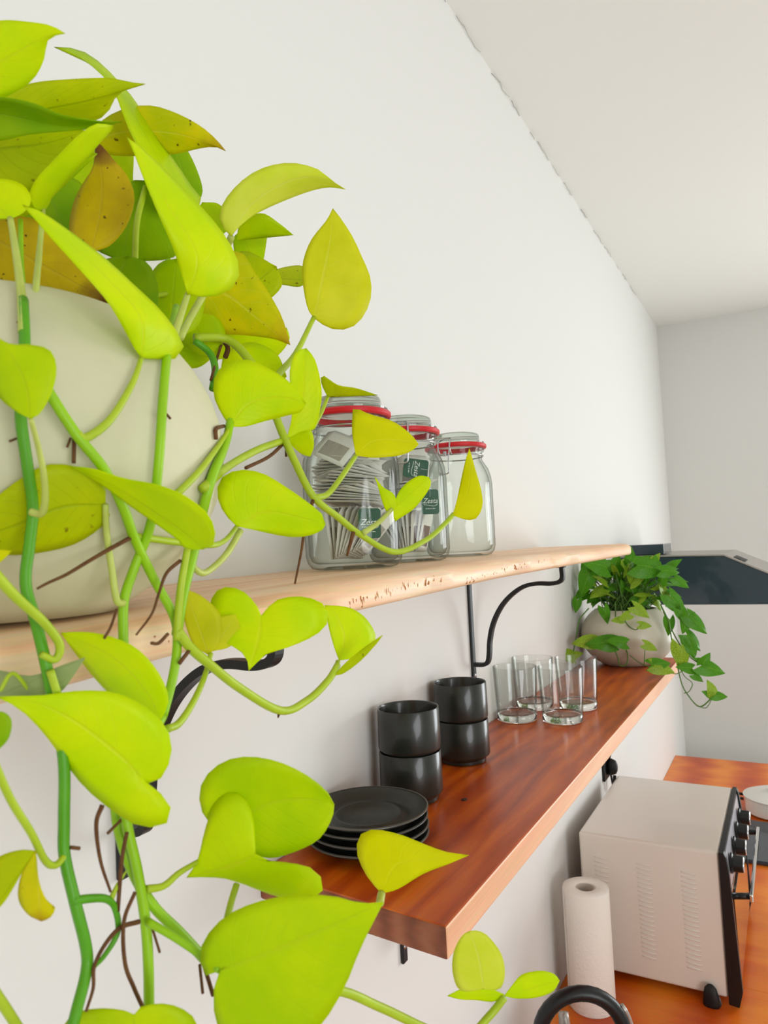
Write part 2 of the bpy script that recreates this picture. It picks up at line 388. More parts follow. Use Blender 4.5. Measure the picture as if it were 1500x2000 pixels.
# ------------------------------------------------------------------ shelves
def up_top(y):
    S = [(0, -.036), (.3, -.0275), (.5, -.022), (.8, -.018), (1.2, -.015), (1.62, -.0125)]
    for (a, p), (b, q) in zip(S[:-1], S[1:]):
        if y <= b: return Z0 + p + (q - p) * (y - a) / (b - a)
    return Z0 + S[-1][1]
def up_bot(y):
    S = [(0, -.066), (.19, -.059), (.3, -.0525), (.49, -.0475), (.8, -.0405), (1.62, -.037)]
    for (a, p), (b, q) in zip(S[:-1], S[1:]):
        if y <= b: return Z0 + p + (q - p) * (y - a) / (b - a)
    return Z0 + S[-1][1]
def upper_shelf():
    root = thing('upper_shelf', 'long pale wooden shelf board high on the wall, live front edge with brown pits', 'shelf', (0, .8, Z0 - .04), absolute=True)
    V = []; Fc = []; N = 60; xs = [0.0, .06, .12, .17, .19]
    r = random.Random(5)
    for i in range(N + 1):
        y = -.05 + (1.62 + .05) * i / N
        wob = .0025 * math.sin(y * 23) + .002 * math.sin(y * 51 + 1) ; wob *= 1 if y < 1.2 else .3
        t, b = up_top(y), up_bot(y)
        ring = [(x, y, t) for x in (0, .1, .185)] + [(.196 + wob, y, t - .0025), (.2015 + wob, y, t - .008), (.2015, y, b + .004), (.198, y, b)] + [(.1, y, b), (0, y, b)]
        V += ring
    k = 9
    for i in range(N):
        for j in range(k):
            a = i*k + j; b2 = i*k + (j+1) % k
            Fc.append((a, b2, b2 + k, a + k))
    Fc.append(tuple(range(k))[::-1]); Fc.append(tuple(N*k + j for j in range(k)))
    o = mesh_obj('board', V, Fc, M['upper_wood'], root); smooth_by_angle(o, 50)
    # brown worm pits and splits on the live edge
    V = []; Fc = []
    def pit(y, z, h, wd):
        a = len(V); wb = (.0025 * math.sin(y * 23) + .002 * math.sin(y * 51 + 1)) * (1 if y < 1.2 else .3)
        q = (z - up_bot(y) - .004) / max(up_top(y) - .008 - up_bot(y) - .004, .001)
        if q > .9: return
        x = .2015 + wb * max(0, q) + .00012
        for dy, dz in ((0, h/2), (wd/2, 0), (0, -h/2), (-wd/2, 0)): V.append((x, y + dy, z + dz))
        for dy, dz in ((0, h/2), (wd/2, 0), (0, -h/2), (-wd/2, 0)): V.append((x - .003, y + dy, z + dz))
        Fc.extend([(a, a+1, a+2, a+3), (a+4, a+7, a+6, a+5)] + [(a+i, a+4+i, a+4+(i+1) % 4, a+(i+1) % 4) for i in range(4)])
    for i in range(80): y = r.uniform(.43, .72); pit(y, up_bot(y) + .004 + (y-.47)*.06 + r.uniform(-.001, .004), r.uniform(.0018, .0065), r.uniform(.0005, .0013))
    for i in range(7): y = r.uniform(.26, .31); pit(y, up_bot(y) + .008 + r.uniform(-.002, .007), r.uniform(.001, .004), r.uniform(.0005, .0015))
    for i in range(60): y = r.uniform(.68, 1.15); pit(y, up_bot(y) + .004 + (y-.68)*.03 + r.uniform(-.002, .004), r.uniform(.0012, .0035), r.uniform(.0005, .0013))
    o = mesh_obj('edge_pit', V, Fc, plain('pit_brown', (186, 128, 78), .9), root, smooth=False); o['kind'] = 'stuff'
    return root
upper_shelf()
ZL = Z0 - .326; ZLB = ZL - .0285
def lower_shelf():
    root = thing('lower_shelf', 'red-brown wooden shelf board under the pale one, holding cups and plates', 'shelf', (0, 1.3, ZLB), absolute=True)
    y0a, y0b, y1 = .592, .570, 2.06
    V = [(0, y0a, ZLB), (.222, y0b, ZLB), (.228, y1, ZLB), (0, y1, ZLB), (0, y0a, ZL), (.222, y0b, ZL), (.228, y1, ZL), (0, y1, ZL)]
    f = [(0,3,2,1),(4,5,6,7),(0,1,5,4),(1,2,6,5),(2,3,7,6),(3,0,4,7)]
    o = mesh_obj('board', V, f, None, root, smooth=False, mats=[M['lower_wood'], M['endgrain'], M['lower_edge_lit']], matidx=[0, 0, 1, 2, 1, 0])
    bevel(o, .0022, 2)
    V, f = lathedata([(0, 0), (.004, .0002), (.0035, .0008), (0, .001)], 10)
    p = onto(907, 1562)
    mesh_obj('knot', [(v[0] + p.x, v[1]*1.4 + p.y, v[2] + ZL) for v in V], f, plain('knot_brown', (60, 22, 8), .6), root)
def onto(px, py, z=None):
    z = ZL if z is None else z
    r = ray(px, py); return EYE + r * ((z - EYE.z) / r.z)
lower_shelf()

def bracket(y, ztop, label):
    root = thing('shelf_bracket', label, 'bracket', (0, y, ztop), group='black shelf brackets')
    box('wall_bar', (0.0005, -.0065, -.212), (.0055, .0065, -.0003), M['black'], root, .0015)
    box('top_bar', (.0055, -.0065, -.0055), (.176, .0065, -.0003), M['black'], root, .0015)
    pts = [(.170, 0, -.0055), (.170, 0, -.022), (.164, 0, -.029), (.150, 0, -.0315), (.127, 0, -.031), (.105, 0, -.035), (.085, 0, -.046), (.066, 0, -.063),
           (.052, 0, -.083), (.042, 0, -.105), (.036, 0, -.130), (.034, 0, -.150), (.031, 0, -.164), (.024, 0, -.170), (.006, 0, -.171)]
    tube('curved_brace', pts, 0, M['black'], root, per=5, flat=(.0105, .0068, (0, 1, 0)))
    bevel(root.children[-1], .0014)
    for z in (-.025, -.19):
        v, f = lathedata([(0, .0015), (.0025, .0012), (.0038, 0)], 12)
        mesh_obj('screw', [(.0055 + c, a, z + b) for a, b, c in v], f, M['wire'], root)
    return root
b0 = bracket(.418, up_bot(.418), 'black iron bracket behind the lime plant vines')
b1 = dup(b0, (0, 1.183, up_bot(1.183)), 'black iron bracket with its curved brace in full view behind the cups')
b2 = dup(b0, (0, .884, ZLB), 'black bracket whose lower tab shows below the red-brown shelf')

# ------------------------------------------------------------------ cups, saucers, tumblers, jars
def make_cup():
    root = thing('stoneware_cup', 'x', 'cup', (0, 0, 0), group='black stacking cups')
    o = lathe('cup_body', [(0, .0), (.033, 0), (.0345, .0012), (.0345, .0055), (.0405, .0105), (.0412, .0125), (.0405, .0615), (.0398, .0628), (.0388, .0625), (.0378, .0600), (.0368, .012), (.034, .0075), (0, .0065)], M['stone'], root, 64, ang=50)
    return root
cup = make_cup()
c1 = Vector((.0500, .842)); c2 = Vector((.0465, 1.020))
cup.location = (c1.x, c1.y, ZL); cup['label'] = 'black cup at the bottom of the stack beside the saucers'
def cupat(c, z, l): return dup(cup, (c.x, c.y, z), l)
cupat(c1, ZL + .0555, 'black cup on top of the stack beside the saucers')
cupat(c2, ZL, 'black cup at the bottom of the stack beside the tumblers')
cupat(c2, ZL + .0555, 'black cup on top of the stack beside the tumblers')

def make_saucer():
    root = thing('saucer', 'x', 'saucer', (0, 0, 0), group='stacked black saucers')
    lathe('dish', [(0, .0015), (.034, .0015), (.036, 0), (.038, 0), (.039, .0022), (.050, .0055), (.064, .0122), (.0666, .0142), (.0665, .0152), (.0655, .0157), (.0630, .0146),
                   (.0535, .0116), (.0505, .0062), (.0400, .0058), (.0382, .0084), (.0350, .0084), (.0325, .0046), (0, .0040)], M['plate'], root, 72, ang=60)
    lathe('rim', [(.0660, .0140), (.0671, .0146), (.0670, .0156), (.0656, .0161), (.0650, .0157)], M['plate_rim'], root, 72, closed=True)
    return root
sc = Vector((.0745, .690))
sauc = make_saucer(); sauc.location = (sc.x, sc.y, ZL); sauc['label'] = 'bottom saucer of the black stack, resting on the wood'
names = ['second saucer from the bottom of the black stack', 'third saucer from the bottom, just under the top one', 'top saucer of the black stack, its ringed well in view']
for k in range(3):
    dup(sauc, (sc.x + (.0006, -.0005, .0004)[k], sc.y + (-.0005, .0006, .0)[k], ZL + .0092 * (k + 1)), names[k], rz=k * .7)

def make_tumbler():
    root = thing('glass_tumbler', 'x', 'glass', (0, 0, 0), group='clear glass tumblers')
    lathe('glass_base', [(0, .0005), (.034, .0), (.0365, .0015), (.0372, .004), (.0378, .0125), (.0353, .0150), (.033, .0128), (.020, .0118), (0, .0116)], M['glass'], root, 64, ang=60)
    lathe('glass_wall', [(.0368, .0140), (.0378, .0127), (.0418, .0965), (.0416, .0980), (.0409, .0985), (.0402, .0978), (.0400, .0960), (.0359, .0150)], M['thin'], root, 64, ang=60)
    for ch in root.children:
        for vv in ch.data.vertices: vv.co.x *= .965; vv.co.y *= .965
    return root
tum = make_tumbler()
tum.location = (.1225, 1.300, ZL); tum['label'] = 'front right clear tumbler, nearest the front edge of the shelf'
dup(tum, (.0415, 1.285, ZL), 'front left clear tumbler, beside the upper cup stack')
dup(tum, (.0420, 1.388, ZL), 'back left clear tumbler, close to the wall')
dup(tum, (.1230, 1.408, ZL), 'back right clear tumbler, nearest the small potted plant')

def clasp(root, ang):
    ca, sa = math.cos(ang), math.sin(ang)
    def R(r, t, z): return Vector((r * ca - t * sa, r * sa + t * ca, z))
    n = 40
    ring = [Vector((.0412 * math.cos(2*PI*i/n), .0412 * math.sin(2*PI*i/n), .1505)) for i in range(n + 1)]
    w_ = tube('wire_clasp', ring, .0011, M['wire'], root, raw=True, n=6)
    tube('bail_wire', [R(.0415, -.009, .151), R(.048, -.009, .154), R(.0505, -.009, .163), R(.046, -.009, .171), R(.036, -.006, .1745), R(.034, .0, .1747), R(.036, .006, .1745), R(.046, .009, .171), R(.0505, .009, .163), R(.048, .009, .154), R(.0415, .009, .151)], .0011, M['wire'], w_, n=6)
    tube('lever_wire', [R(.0505, -.009, .160), R(.0545, -.008, .146), R(.0550, -.0075, .130), R(.0545, -.006, .122), R(.0545, .006, .122), R(.0550, .0075, .130), R(.0545, .008, .146), R(.0505, .009, .160)], .0011, M['wire'], w_, n=6)
    lathe('catch', [(0, 0), (.0028, 0), (.0028, .007), (0, .007)], M['wire'], w_, 10, c=tuple(R(.0475, 0, .148)))
def make_jar():
    root = thing('glass_jar', 'x', 'jar', (0, 0, 0), group='clip-top glass jars')
    lathe('jar_body', [(0, .003), (.030, .0028), (.040, 0), (.046, .0015), (.0505, .007), (.0525, .015), (.0528, .05), (.0526, .105), (.0515, .118), (.048, .130), (.0425, .139), (.0395, .144), (.0388, .152), (.0402, .156), (.043, .158), (.0432, .1605), (.042, .1618),
                       (.037, .1618), (.0358, .158), (.0358, .145), (.039, .139), (.0445, .128), (.0482, .117), (.0492, .105), (.0492, .05), (.0488, .016), (.046, .009), (.041, .0062), (0, .006)], M['jarthin'], root, 72, ang=60)
    lathe('rubber_seal', [(.036, .1619), (.0455, .1619), (.0470, .1635), (.0470, .1670), (.0455, .1686), (.036, .1686)], M['seal'], root, 56, closed=True)
    lathe('jar_lid', [(0, .1700), (.033, .1690), (.0435, .1688), (.0440, .1712), (.040, .1730), (.0372, .1745), (.0368, .1800), (.0358, .1838), (.0330, .1850), (0, .1846)], M['lidglass'], root, 56, ang=60)
    return root
J = [Vector((.090, .662)), Vector((.074, .822)), Vector((.066, 1.008))]
def zj(i): return up_top(J[i].y + .045) + .0003
jar = make_jar(); clasp(jar, math.radians(-118))
jar.location = (J[0].x, J[0].y, zj(0)); jar['label'] = 'nearest glass jar with red seal, packed full of tea bags'
dup(jar, (J[1].x, J[1].y, zj(1)), 'middle glass jar with red seal, green tea tags showing', rz=.9)
dup(jar, (J[2].x, J[2].y, zj(2)), 'empty glass jar with red seal, farthest of the row', rz=.55)

# tea bags: paper pouches fanned inside the two near jars
def pouch_mesh(w_, h_, seed, mat2):
    r = random.Random(seed); V = []; Fc = []; nx, ny = 6, 8
    for side in (1, -1):
        for j in range(ny + 1):
            for i in range(nx + 1):
                u, v = i / nx, j / ny
                bul = (math.sin(PI*u) * math.sin(PI*v)) ** .6 * (.00095 if v < .75 else .0005)
                x = (u - .5) * w_; y = (v - .5) * h_
                if j == ny and (i == 0 or i == nx): x *= .72
                V.append((x, y, side * (bul + .0001) + .0006 * math.sin(u * 4 + seed) * 1))
    k = (nx + 1) * (ny + 1); mi = []
    for s in (0, 1):
        for j in range(ny):
            for i in range(nx):
                a = s*k + j*(nx+1) + i; q = (a, a+1, a+nx+2, a+nx+1)
                Fc.append(q if s == 0 else q[::-1]); mi.append(1 if .12 < (j+.5)/ny < .62 and 0 < i < nx-1 else 0)
    edge = [i for i in range(nx+1)] + [j*(nx+1)+nx for j in range(1, ny+1)] + [ny*(nx+1)+i for i in range(nx-1, -1, -1)] + [j*(nx+1) for j in range(ny-1, 0, -1)]
    for a, b in zip(edge, edge[1:] + edge[:1]): Fc.append((a, a + k, b + k, b)); mi.append(0)
    me = bpy.data.meshes.new('pouch'); me.from_pydata(V, [], Fc); me.materials.append(M['paper']); me.materials.append(mat2)
    me.polygons.foreach_set('material_index', mi); me.polygons.foreach_set('use_smooth', [True]*len(Fc)); me.update()
    return me
pm = [pouch_mesh(.050, .060, s, M['tea']) for s in range(3)]
pmd = [pouch_mesh(.046, .058, s + 5, M['teadark']) for s in range(3)]
def bag(me, mat4, label, group):
    o = bpy.data.objects.new('tea_bag', me); COL.objects.link(o); o.matrix_world = mat4
    tag(o, label, 'tea bag', group); return o
def frame(loc, nrm_, yaxis):
    n = Vector(nrm_).normalized(); y = Vector(yaxis); y = (y - n * y.dot(n)).normalized(); x = y.cross(n)
    return Matrix(((x.x, y.x, n.x, loc[0]), (x.y, y.y, n.y, loc[1]), (x.z, y.z, n.z, loc[2]), (0, 0, 0, 1)))
rr = random.Random(11)
ORD = ['first', 'second', 'third', 'fourth', 'fifth', 'sixth', 'seventh', 'eighth', 'ninth', 'tenth', 'eleventh', 'twelfth', 'thirteenth', 'fourteenth', 'fifteenth', 'sixteenth', 'seventeenth']
for jn in (0, 1):
    base = Vector((J[jn].x, J[jn].y, zj(jn)))
    vd = Vector((base.x - EYE.x, base.y - EYE.y, 0)).normalized()     # away from the viewer's side
    sd = Vector((vd.y, -vd.x, 0))
    P_ = pm if jn == 0 else pmd
    g = 'tea bags in the nearest jar' if jn == 0 else 'tea bags in the middle jar'
    where = 'in the nearest jar' if jn == 0 else 'in the middle jar'
    # standing bags in the bottom
    for k in range(11 if jn == 0 else 10):
        a = (k - 5) * .0062
        fan = .42 * (k - 5) / 5 + (.3 if jn == 0 else -.1)
        mt = frame(base + sd * (a * .78 + .003) + vd * (-.002) + Vector((0, 0, .0385)), sd * math.cos(fan) - vd * .55 - Vector((0, 0, 1)) * math.sin(fan), Vector((0, 0, 1)) * math.cos(fan) + sd * math.sin(fan))
        mt = mt @ Matrix.Diagonal((.55 if abs(k-5) > 2 else .86, .92, 1, 1))
        bag(P_[k % 3], mt, ORD[k] + ' bag from the left of those standing at the bottom ' + where, g)
    # flat fanned layer in the middle
    for k in range(17 if jn == 0 else 11):
        z = .0700 + k * .0028
        tilt = Vector((0, 0, 1)) + sd * (.10 if jn == 0 else -.1) + vd * .06
        q = Vector((math.cos(k * .23 + .2), math.sin(k * .23 + .2), 0))
        bag(P_[k % 3], frame(base + Vector((rr.uniform(-.004, .004), rr.uniform(-.004, .004), z)), tilt, q) @ Matrix.Diagonal((1.2, 1.12, 1, 1)), ORD[k] + ' bag from below in the flat fanned stack ' + where, g)
    # leaning bags at the top
    z0 = .123 if jn == 0 else .108
    for k, (a, b, lean, rot) in enumerate(((-.014, -.022, .75, .5), (.012, -.010, .6, -.5), (-.006, .008, .5, .2), (.010, .022, .5, -.2)) if jn == 0 else ((.010, -.020, .2, .1), (-.008, -.004, .3, -.3), (.004, .012, .3, .2))):
        n = -vd + Vector((0, 0, lean)) ; y = Vector((0, 0, 1)) + sd * rot
        mt = frame(base + sd * a + vd * b + Vector((0, 0, z0 + .006)), n, y) @ Matrix.Diagonal((.8, .72, 1, 1))
        bag(pm[k % 3], mt, ORD[k] + ' of the bags leaning at the top ' + where + ', counted from the wall', g)
# green tags with the white lettering of the photograph
def text_mesh(s, size, shear=0.0):
    cu = bpy.data.curves.new('lettering', 'FONT'); cu.body = s; cu.size = size; cu.shear = shear; cu.align_x = 'CENTER'; cu.align_y = 'CENTER'; cu.extrude = .00005
    cu.resolution_u = 3
    t = bpy.data.objects.new('tmp', cu); COL.objects.link(t)
    bpy.context.view_layer.update()
    me = bpy.data.meshes.new_from_object(t.evaluated_get(bpy.context.evaluated_depsgraph_get()))
    bpy.data.objects.remove(t); bpy.data.curves.remove(cu)
    me.materials.clear(); me.materials.append(M['ink']); return me
word = text_mesh('Zesta', .0088, .35)
def rrect(w_, h_, r_, n=4):
    out = []
    for cx, cy, a0 in ((w_/2-r_, h_/2-r_, 0), (-w_/2+r_, h_/2-r_, PI/2), (-w_/2+r_, -h_/2+r_, PI), (w_/2-r_, -h_/2+r_, 1.5*PI)):
        for i in range(n+1): out.append((cx + r_*math.cos(a0 + PI/2*i/n), cy + r_*math.sin(a0 + PI/2*i/n)))
    return out
def tea_tag(mt, label):
    root = bpy.data.objects.new('tea_tag', None); COL.objects.link(root); root.matrix_world = mt; tag(root, label, 'tag', 'green tea bag tags')
    o2 = rrect(.0235, .031, .0035); n = len(o2)
    mesh_obj('card', [(x, y, 0) for x, y in o2] + [(x, y, -.0004) for x, y in o2], [tuple(range(n)), tuple(range(n, 2*n))[::-1]] + [(i, i+n, (i+1) % n + n, (i+1) % n) for i in range(n)], M['tag'], root, smooth=False)
    for me, y, nme in ((word, .001, 'lettering'),):
        t = bpy.data.objects.new(nme, me); COL.objects.link(t); t.parent = root; t.location = (0, y, .0001)
    tube('string', [(0, .0148, .0003), (.0003, .010, .0005), (-.0003, .0065, .0005)], .00022, M['ink'], root, n=5)
    tube('swash', [(-.0088, -.0036, .0002), (-.003, -.0040, .0002), (.003, -.0052, .0002), (.0075, -.0046, .0002), (.0096, -.0026, .0002)], .00035, M['ink'], root, n=5)
    for a, b in ((-.0062, -.0042), (-.0032, -.0008), (.0002, .0016), (.0026, .0060)): box('small_print', (a, -.0090, .0001), (b, -.0082, .0002), M['ink'], root)
def tagat(jn, px, py, rad, roll, label):
    # sits just inside the glass, on the side that faces the room
    base = Vector((J[jn].x, J[jn].y, 0)); r = ray(px, py); dxy = Vector((r.x, r.y)); o = Vector((EYE.x - base.x, EYE.y - base.y))
    A = dxy.dot(dxy); B = 2*o.dot(dxy); C = o.dot(o) - rad*rad; t = (-B - math.sqrt(B*B - 4*A*C)) / (2*A)
    p = EYE + r * t; n = Vector((p.x - base.x, p.y - base.y, 0)).normalized()
    n = (n * .5 + Vector((-r.x, -r.y, 0)).normalized() * .5).normalized()
    y = Vector((0, 0, 1)); x = y.cross(n); y = (y * math.cos(roll) + x * math.sin(roll)); x = y.cross(n)
    tea_tag(Matrix(((x.x, y.x, n.x, p.x), (x.y, y.y, n.y, p.y), (x.z, y.z, n.z, p.z), (0, 0, 0, 1))), label)
tagat(0, 722, 1022, .0445, .03, 'green tea tag low in the nearest jar, white script upright')
tagat(1, 812, 915, .0445, PI/2 + .15, 'green tea tag turned sideways high in the middle jar')
tagat(1, 840, 980, .0445, .0, 'green tea tag upright at mid height in the middle jar')

# ------------------------------------------------------------------ worktop, cabinets, oven and the rest of the kitchen
ZC = .900
def worktop():
    root = thing('worktop', 'orange-brown wooden worktop running along the wall under the shelves', 'worktop', (.3, 1.5, ZC - .02), absolute=True)
    y = .3; k = 0
    for yy in (.95, 1.735, 2.36, 3.425):
        o = box('board', (.0005, y + .0004, ZC - .038), (.615, yy, ZC), M['counter'], root, .0012); y = yy
worktop()
def base_cabinet(y0, y1, label):
    root = thing('base_cabinet', label, 'cabinet', (.3, (y0 + y1) / 2, 0), absolute=True)
    box('carcass', (.001, y0 + .001, .10), (.555, y1 - .001, ZC - .0385), M['cabinet'], root)
    box('plinth', (.001, y0 + .001, 0.0005), (.50, y1 - .001, .0995), M['cabinet'], root)
    d = box('door', (.5555, y0 + .003, .105), (.575, y1 - .003, ZC - .045), M['cabinet'], root, .002)
    tube('handle', [(.5755, y1 - .05, .70), (.600, y1 - .05, .70), (.600, y1 - .05, .82), (.5755, y1 - .05, .82)], .004, M['steel'], d, per=4)
    return root
for i, (a, b) in enumerate(((.31, .93), (.93, 1.55), (1.55, 2.17), (2.17, 2.79), (2.79, 3.41))):
    base_cabinet(a, b, ['white base cabinet nearest the camera, below the kettle', 'white base cabinet below the paper towel roll', 'white base cabinet below the cream toaster oven',
                        'white base cabinet below the black hob', 'white base cabinet at the far end of the worktop'][i])

def oven():
    X0, X1, Y0, Y1, B, T = .040, .330, 1.652, 2.085, ZC + .017, ZC + .311
    root = thing('toaster_oven', 'cream toaster oven with black front frame and vent slots, on the worktop', 'oven', ((X0+X1)/2, (Y0+Y1)/2, ZC), absolute=True)
    box('body', (X0, Y0, B), (X1, Y1, T), M['oven'], root, .006, 3)
    # front frame: slanted upper part, black, following the body's end
    prof = [(X1 + .0003, B - .010), (X1 + .020, B - .012), (X1 + .028, B + .02), (X1 + .018, T - .040), (X1 + .014, T - .008), (X1 + .010, T + .001), (X1 + .0003, T + .001)]
    def prism(name, pr, y0, y1, mat, par, bv=0):
        n = len(pr); v = [(x, y0, z) for x, z in pr] + [(x, y1, z) for x, z in pr]
        f = [tuple(range(n))[::-1], tuple(range(n, 2*n))] + [(i, (i+1) % n, (i+1) % n + n, i + n) for i in range(n)]
        o = mesh_obj(name, v, f, mat, par, smooth=False)
        if bv: bevel(o, bv)
        return o
    prism('front_frame', prof, Y0 - .004, Y0 + .012, M['ovenblack'], root, .001)
    prism('front_frame', prof, Y1 - .012, Y1 + .004, M['ovenblack'], root, .001)
    prism('front_frame', [(X1 + .0003, T - .012), (X1+.009, T-.012), (X1+.010, T+.0008), (X1+.0003, T+.0008)], Y0 + .0121, Y1 - .0121, M['ovenblack'], root)
    prism('control_panel', [(X1 + .0003, T - .085), (X1 + .017, T - .085), (X1 + .0105, T - .0125), (X1 + .0003, T - .0125)], Y0 + .0125, Y1 - .0125, M['panel'], root)
    prism('door', [(X1 + .001, B + .005), (X1 + .022, B + .005), (X1 + .018, T - .088), (X1 + .001, T - .088)], Y0 + .0125, Y1 - .0125, M['chrome'], root, .001)
    prism('door_glass', [(X1 + .020, B + .03), (X1 + .0245, B + .03), (X1 + .0215, T - .105), (X1 + .016, T - .105)], Y0 + .03, Y1 - .03, M['ovenglass'], root)
    for y in (Y0 + .035, Y1 - .035):
        v, f = tubedata([(X1 + .018, y, T - .100), (X1 + .050, y, T - .094)], .0065, 12); mesh_obj('handle_post', v, f, M['ovenblack'], root)
    hb = tube('handle', [(X1 + .0545, Y0 + .020, T - .093), (X1 + .0545, Y1 - .020, T - .093)], 0, M['chrome'], root, per=1, flat=(.016, .007, (0, 0, 1))); bevel(hb, .002)
    for k in range(4):
        y = Y0 + .075 + k * .095
        v, f = lathedata([(0, 0), (.021, 0), (.021, .004), (.0175, .006), (.0165, .024), (.0, .024)], 28)
        kn = mesh_obj('knob', [(X1 + .015 + c, y + a, T - .048 + b) for a, b, c in v], f, M['ovenblack'], root); smooth_by_angle(kn)
        v, f = lathedata([(0, .0242), (.0160, .0242), (.0165, .0255), (.0155, .027), (0, .027)], 28)
        cp = mesh_obj('knob_cap', [(X1 + .015 + c, y + a, T - .048 + b) for a, b, c in v], f, M['chrome'], kn)
    # feet
    for x, y in ((X0 + .03, Y0 + .018), (X0 + .03, Y1 - .03), (X1 - .030, Y0 + .0), (X1 - .030, Y1 - .03)):
        v, f = lathedata([(0, 0), (.016, 0), (.0165, .002), (.013, .0158), (.011, .0168), (0, .0168)], 20)
        mesh_obj('foot', [(x + a, y + b, ZC + c) for a, b, c in v], f, M['rubber'], root)
    # rounded corner bumper seen in front of the end panel
    v, f = lathedata([(0, 0), (.0155, 0), (.0165, .003), (.0150, .022), (.0115, .036), (.005, .043), (0, .044)], 24)
    mesh_obj('corner_foot', [(X1 - .032 + a, Y0 - .0105 + b * .6, ZC + c) for a, b, c in v], f, M['rubber'], root)
    # pressed louvres: three columns on the end panel
    V = []; Fc = []
    n, mseg = 6, 4
    for j in range(n + 1):
        for i in range(mseg + 1):
            u = j / n; a = PI * i / mseg
            s = math.sin(PI * u) ** .4 if 0 < u < 1 else 0
            V.append(((u - .5) * .030, -.0030 * s * math.sin(a) , -.0018 * math.cos(a) - .0022 * (u - .5)))
    for j in range(n):
        for i in range(mseg):
            a = j*(mseg+1) + i; Fc.append((a, a+1, a+mseg+2, a+mseg+1))
    lm = bpy.data.meshes.new('louvre'); lm.from_pydata(V, [], Fc); lm.materials.append(M['oven']); lm.polygons.foreach_set('use_smooth', [True]*len(Fc)); lm.update()
    for xc, top in ((.087, T - .050), (.178, T - .050), (.268, T - .052)):
        for k in range(21):
            o = bpy.data.objects.new('louvre', lm); COL.objects.link(o); o.parent = root
            o.location = Vector((xc, Y0 - .00005, top - k * .0098)) - root.location
    tube('power_cord', [(X0 + .012, Y1 + .006, T - .16), (.018, 2.13, T - .06), (.012, 2.115, T + .02), (.020, 2.102, T + .052)], .0032, M['rubber'], root)
    return root
oven()
def plug():
    p = onx(1181, 1488, 0)
    root = thing('wall_plug', 'black plug in the wall just above the toaster oven, below the shelf edge', 'plug', (p.x, p.y, p.z), group=None)
    box('socket_plate', (.0005, -.040, -.045), (.008, .040, .045), M['ovenblack'], root, .003)
    v, f = lathedata([(0, 0), (.013, 0), (.014, .01), (.011, .022), (.006, .026), (0, .026)], 20)
    mesh_obj('plug_body', [(.0085 + c, a, b * 1.7 - .012) for a, b, c in v], f, M['rubber'], root)
    tube('strain_relief', [(.026, 0, -.036), (.022, 0, -.062), (.016, .002, -.075)], (.005, .003), M['rubber'], root)
plug()

def towel():
    root = thing('paper_towel_roll', 'white paper towel roll standing on the worktop beside the toaster oven', 'paper towel', (.078, 1.545, ZC), rz=.3)
    prof = [(.0205, .0), (.0465, .0), (.0475, .002), (.0475, .2385), (.0465, .241), (.0215, .241), (.0205, .2395)]
    o = lathe('roll', prof, M['towel'], root, 48, closed=True, ang=70)
    lathe('core', [(.0175, .0005), (.0203, .0005), (.0203, .2395), (.0175, .2395)], M['card'], root, 32, closed=True)
    # loose last sheet
    V = []; Fc = []; n = 14
    for i in range(n + 1):
        t = i / n; a = math.radians(200 - 70 * t); r_ = .0479 + .006 * t ** 3
        for z in (.0008, .2412 - .004 * t): V.append((r_ * math.cos(a), r_ * math.sin(a), z))
    for i in range(n): Fc.append((2*i, 2*i+2, 2*i+3, 2*i+1))
    s = mesh_obj('loose_sheet', V, Fc, M['towel'], root); so = s.modifiers.new('thick', 'SOLIDIFY'); so.thickness = .0004
towel()

def kettle():
    # black ring handle of a kettle whose body stands below the frame
    c = at(1137, 2026, 1.14)
    root = thing('kettle', 'kettle at the bottom edge, only its black arched handle in the frame', 'kettle', (c.x, c.y, ZC))
    hz = c.z - ZC; r = .068
    vd = Vector((cam_right.x, cam_right.y, 0)).normalized()
    pts = [vd * (r * math.cos(a)) + Vector((0, 0, hz + r * math.sin(a))) for a in [math.radians(-25 + 230 * i / 20) for i in range(21)]]
    tube('handle', pts, .0118, M['ovenblack'], root, raw=True, n=16)
    pts2 = [vd * ((r + .0125) * math.cos(a)) + Vector((0, 0, hz + (r + .0125) * math.sin(a))) for a in [math.radians(-25 + 60 * i / 8) for i in range(9)]]
    tube('handle_trim', pts2, .004, M['steel'], root, raw=True, n=8)
    zt = hz - .030
    lathe('body', [(0, 0), (.086, 0), (.092, .006), (.092, .03), (.084, zt - .06), (.070, zt - .03), (.058, zt - .018), (0, zt - .018)], M['steel'], root, 48)
    l = lathe('lid', [(0, zt - .0175), (.054, zt - .0175), (.050, zt - .008), (.02, zt - .004), (0, zt - .003)], M['steel'], root, 40)
    lathe('lid_knob', [(0, zt - .0028), (.008, zt - .0028), (.012, zt + .008), (.008, zt + .014), (0, zt + .015)], M['ovenblack'], l, 20)
    q = Vector((-vd.y, vd.x, 0))
    tube('spout', [q * .080 + Vector((0, 0, .06)), q * .115 + Vector((0, 0, .09)), q * .13 + Vector((0, 0, .14))], (.016, .009), M['steel'], root)
kettle()

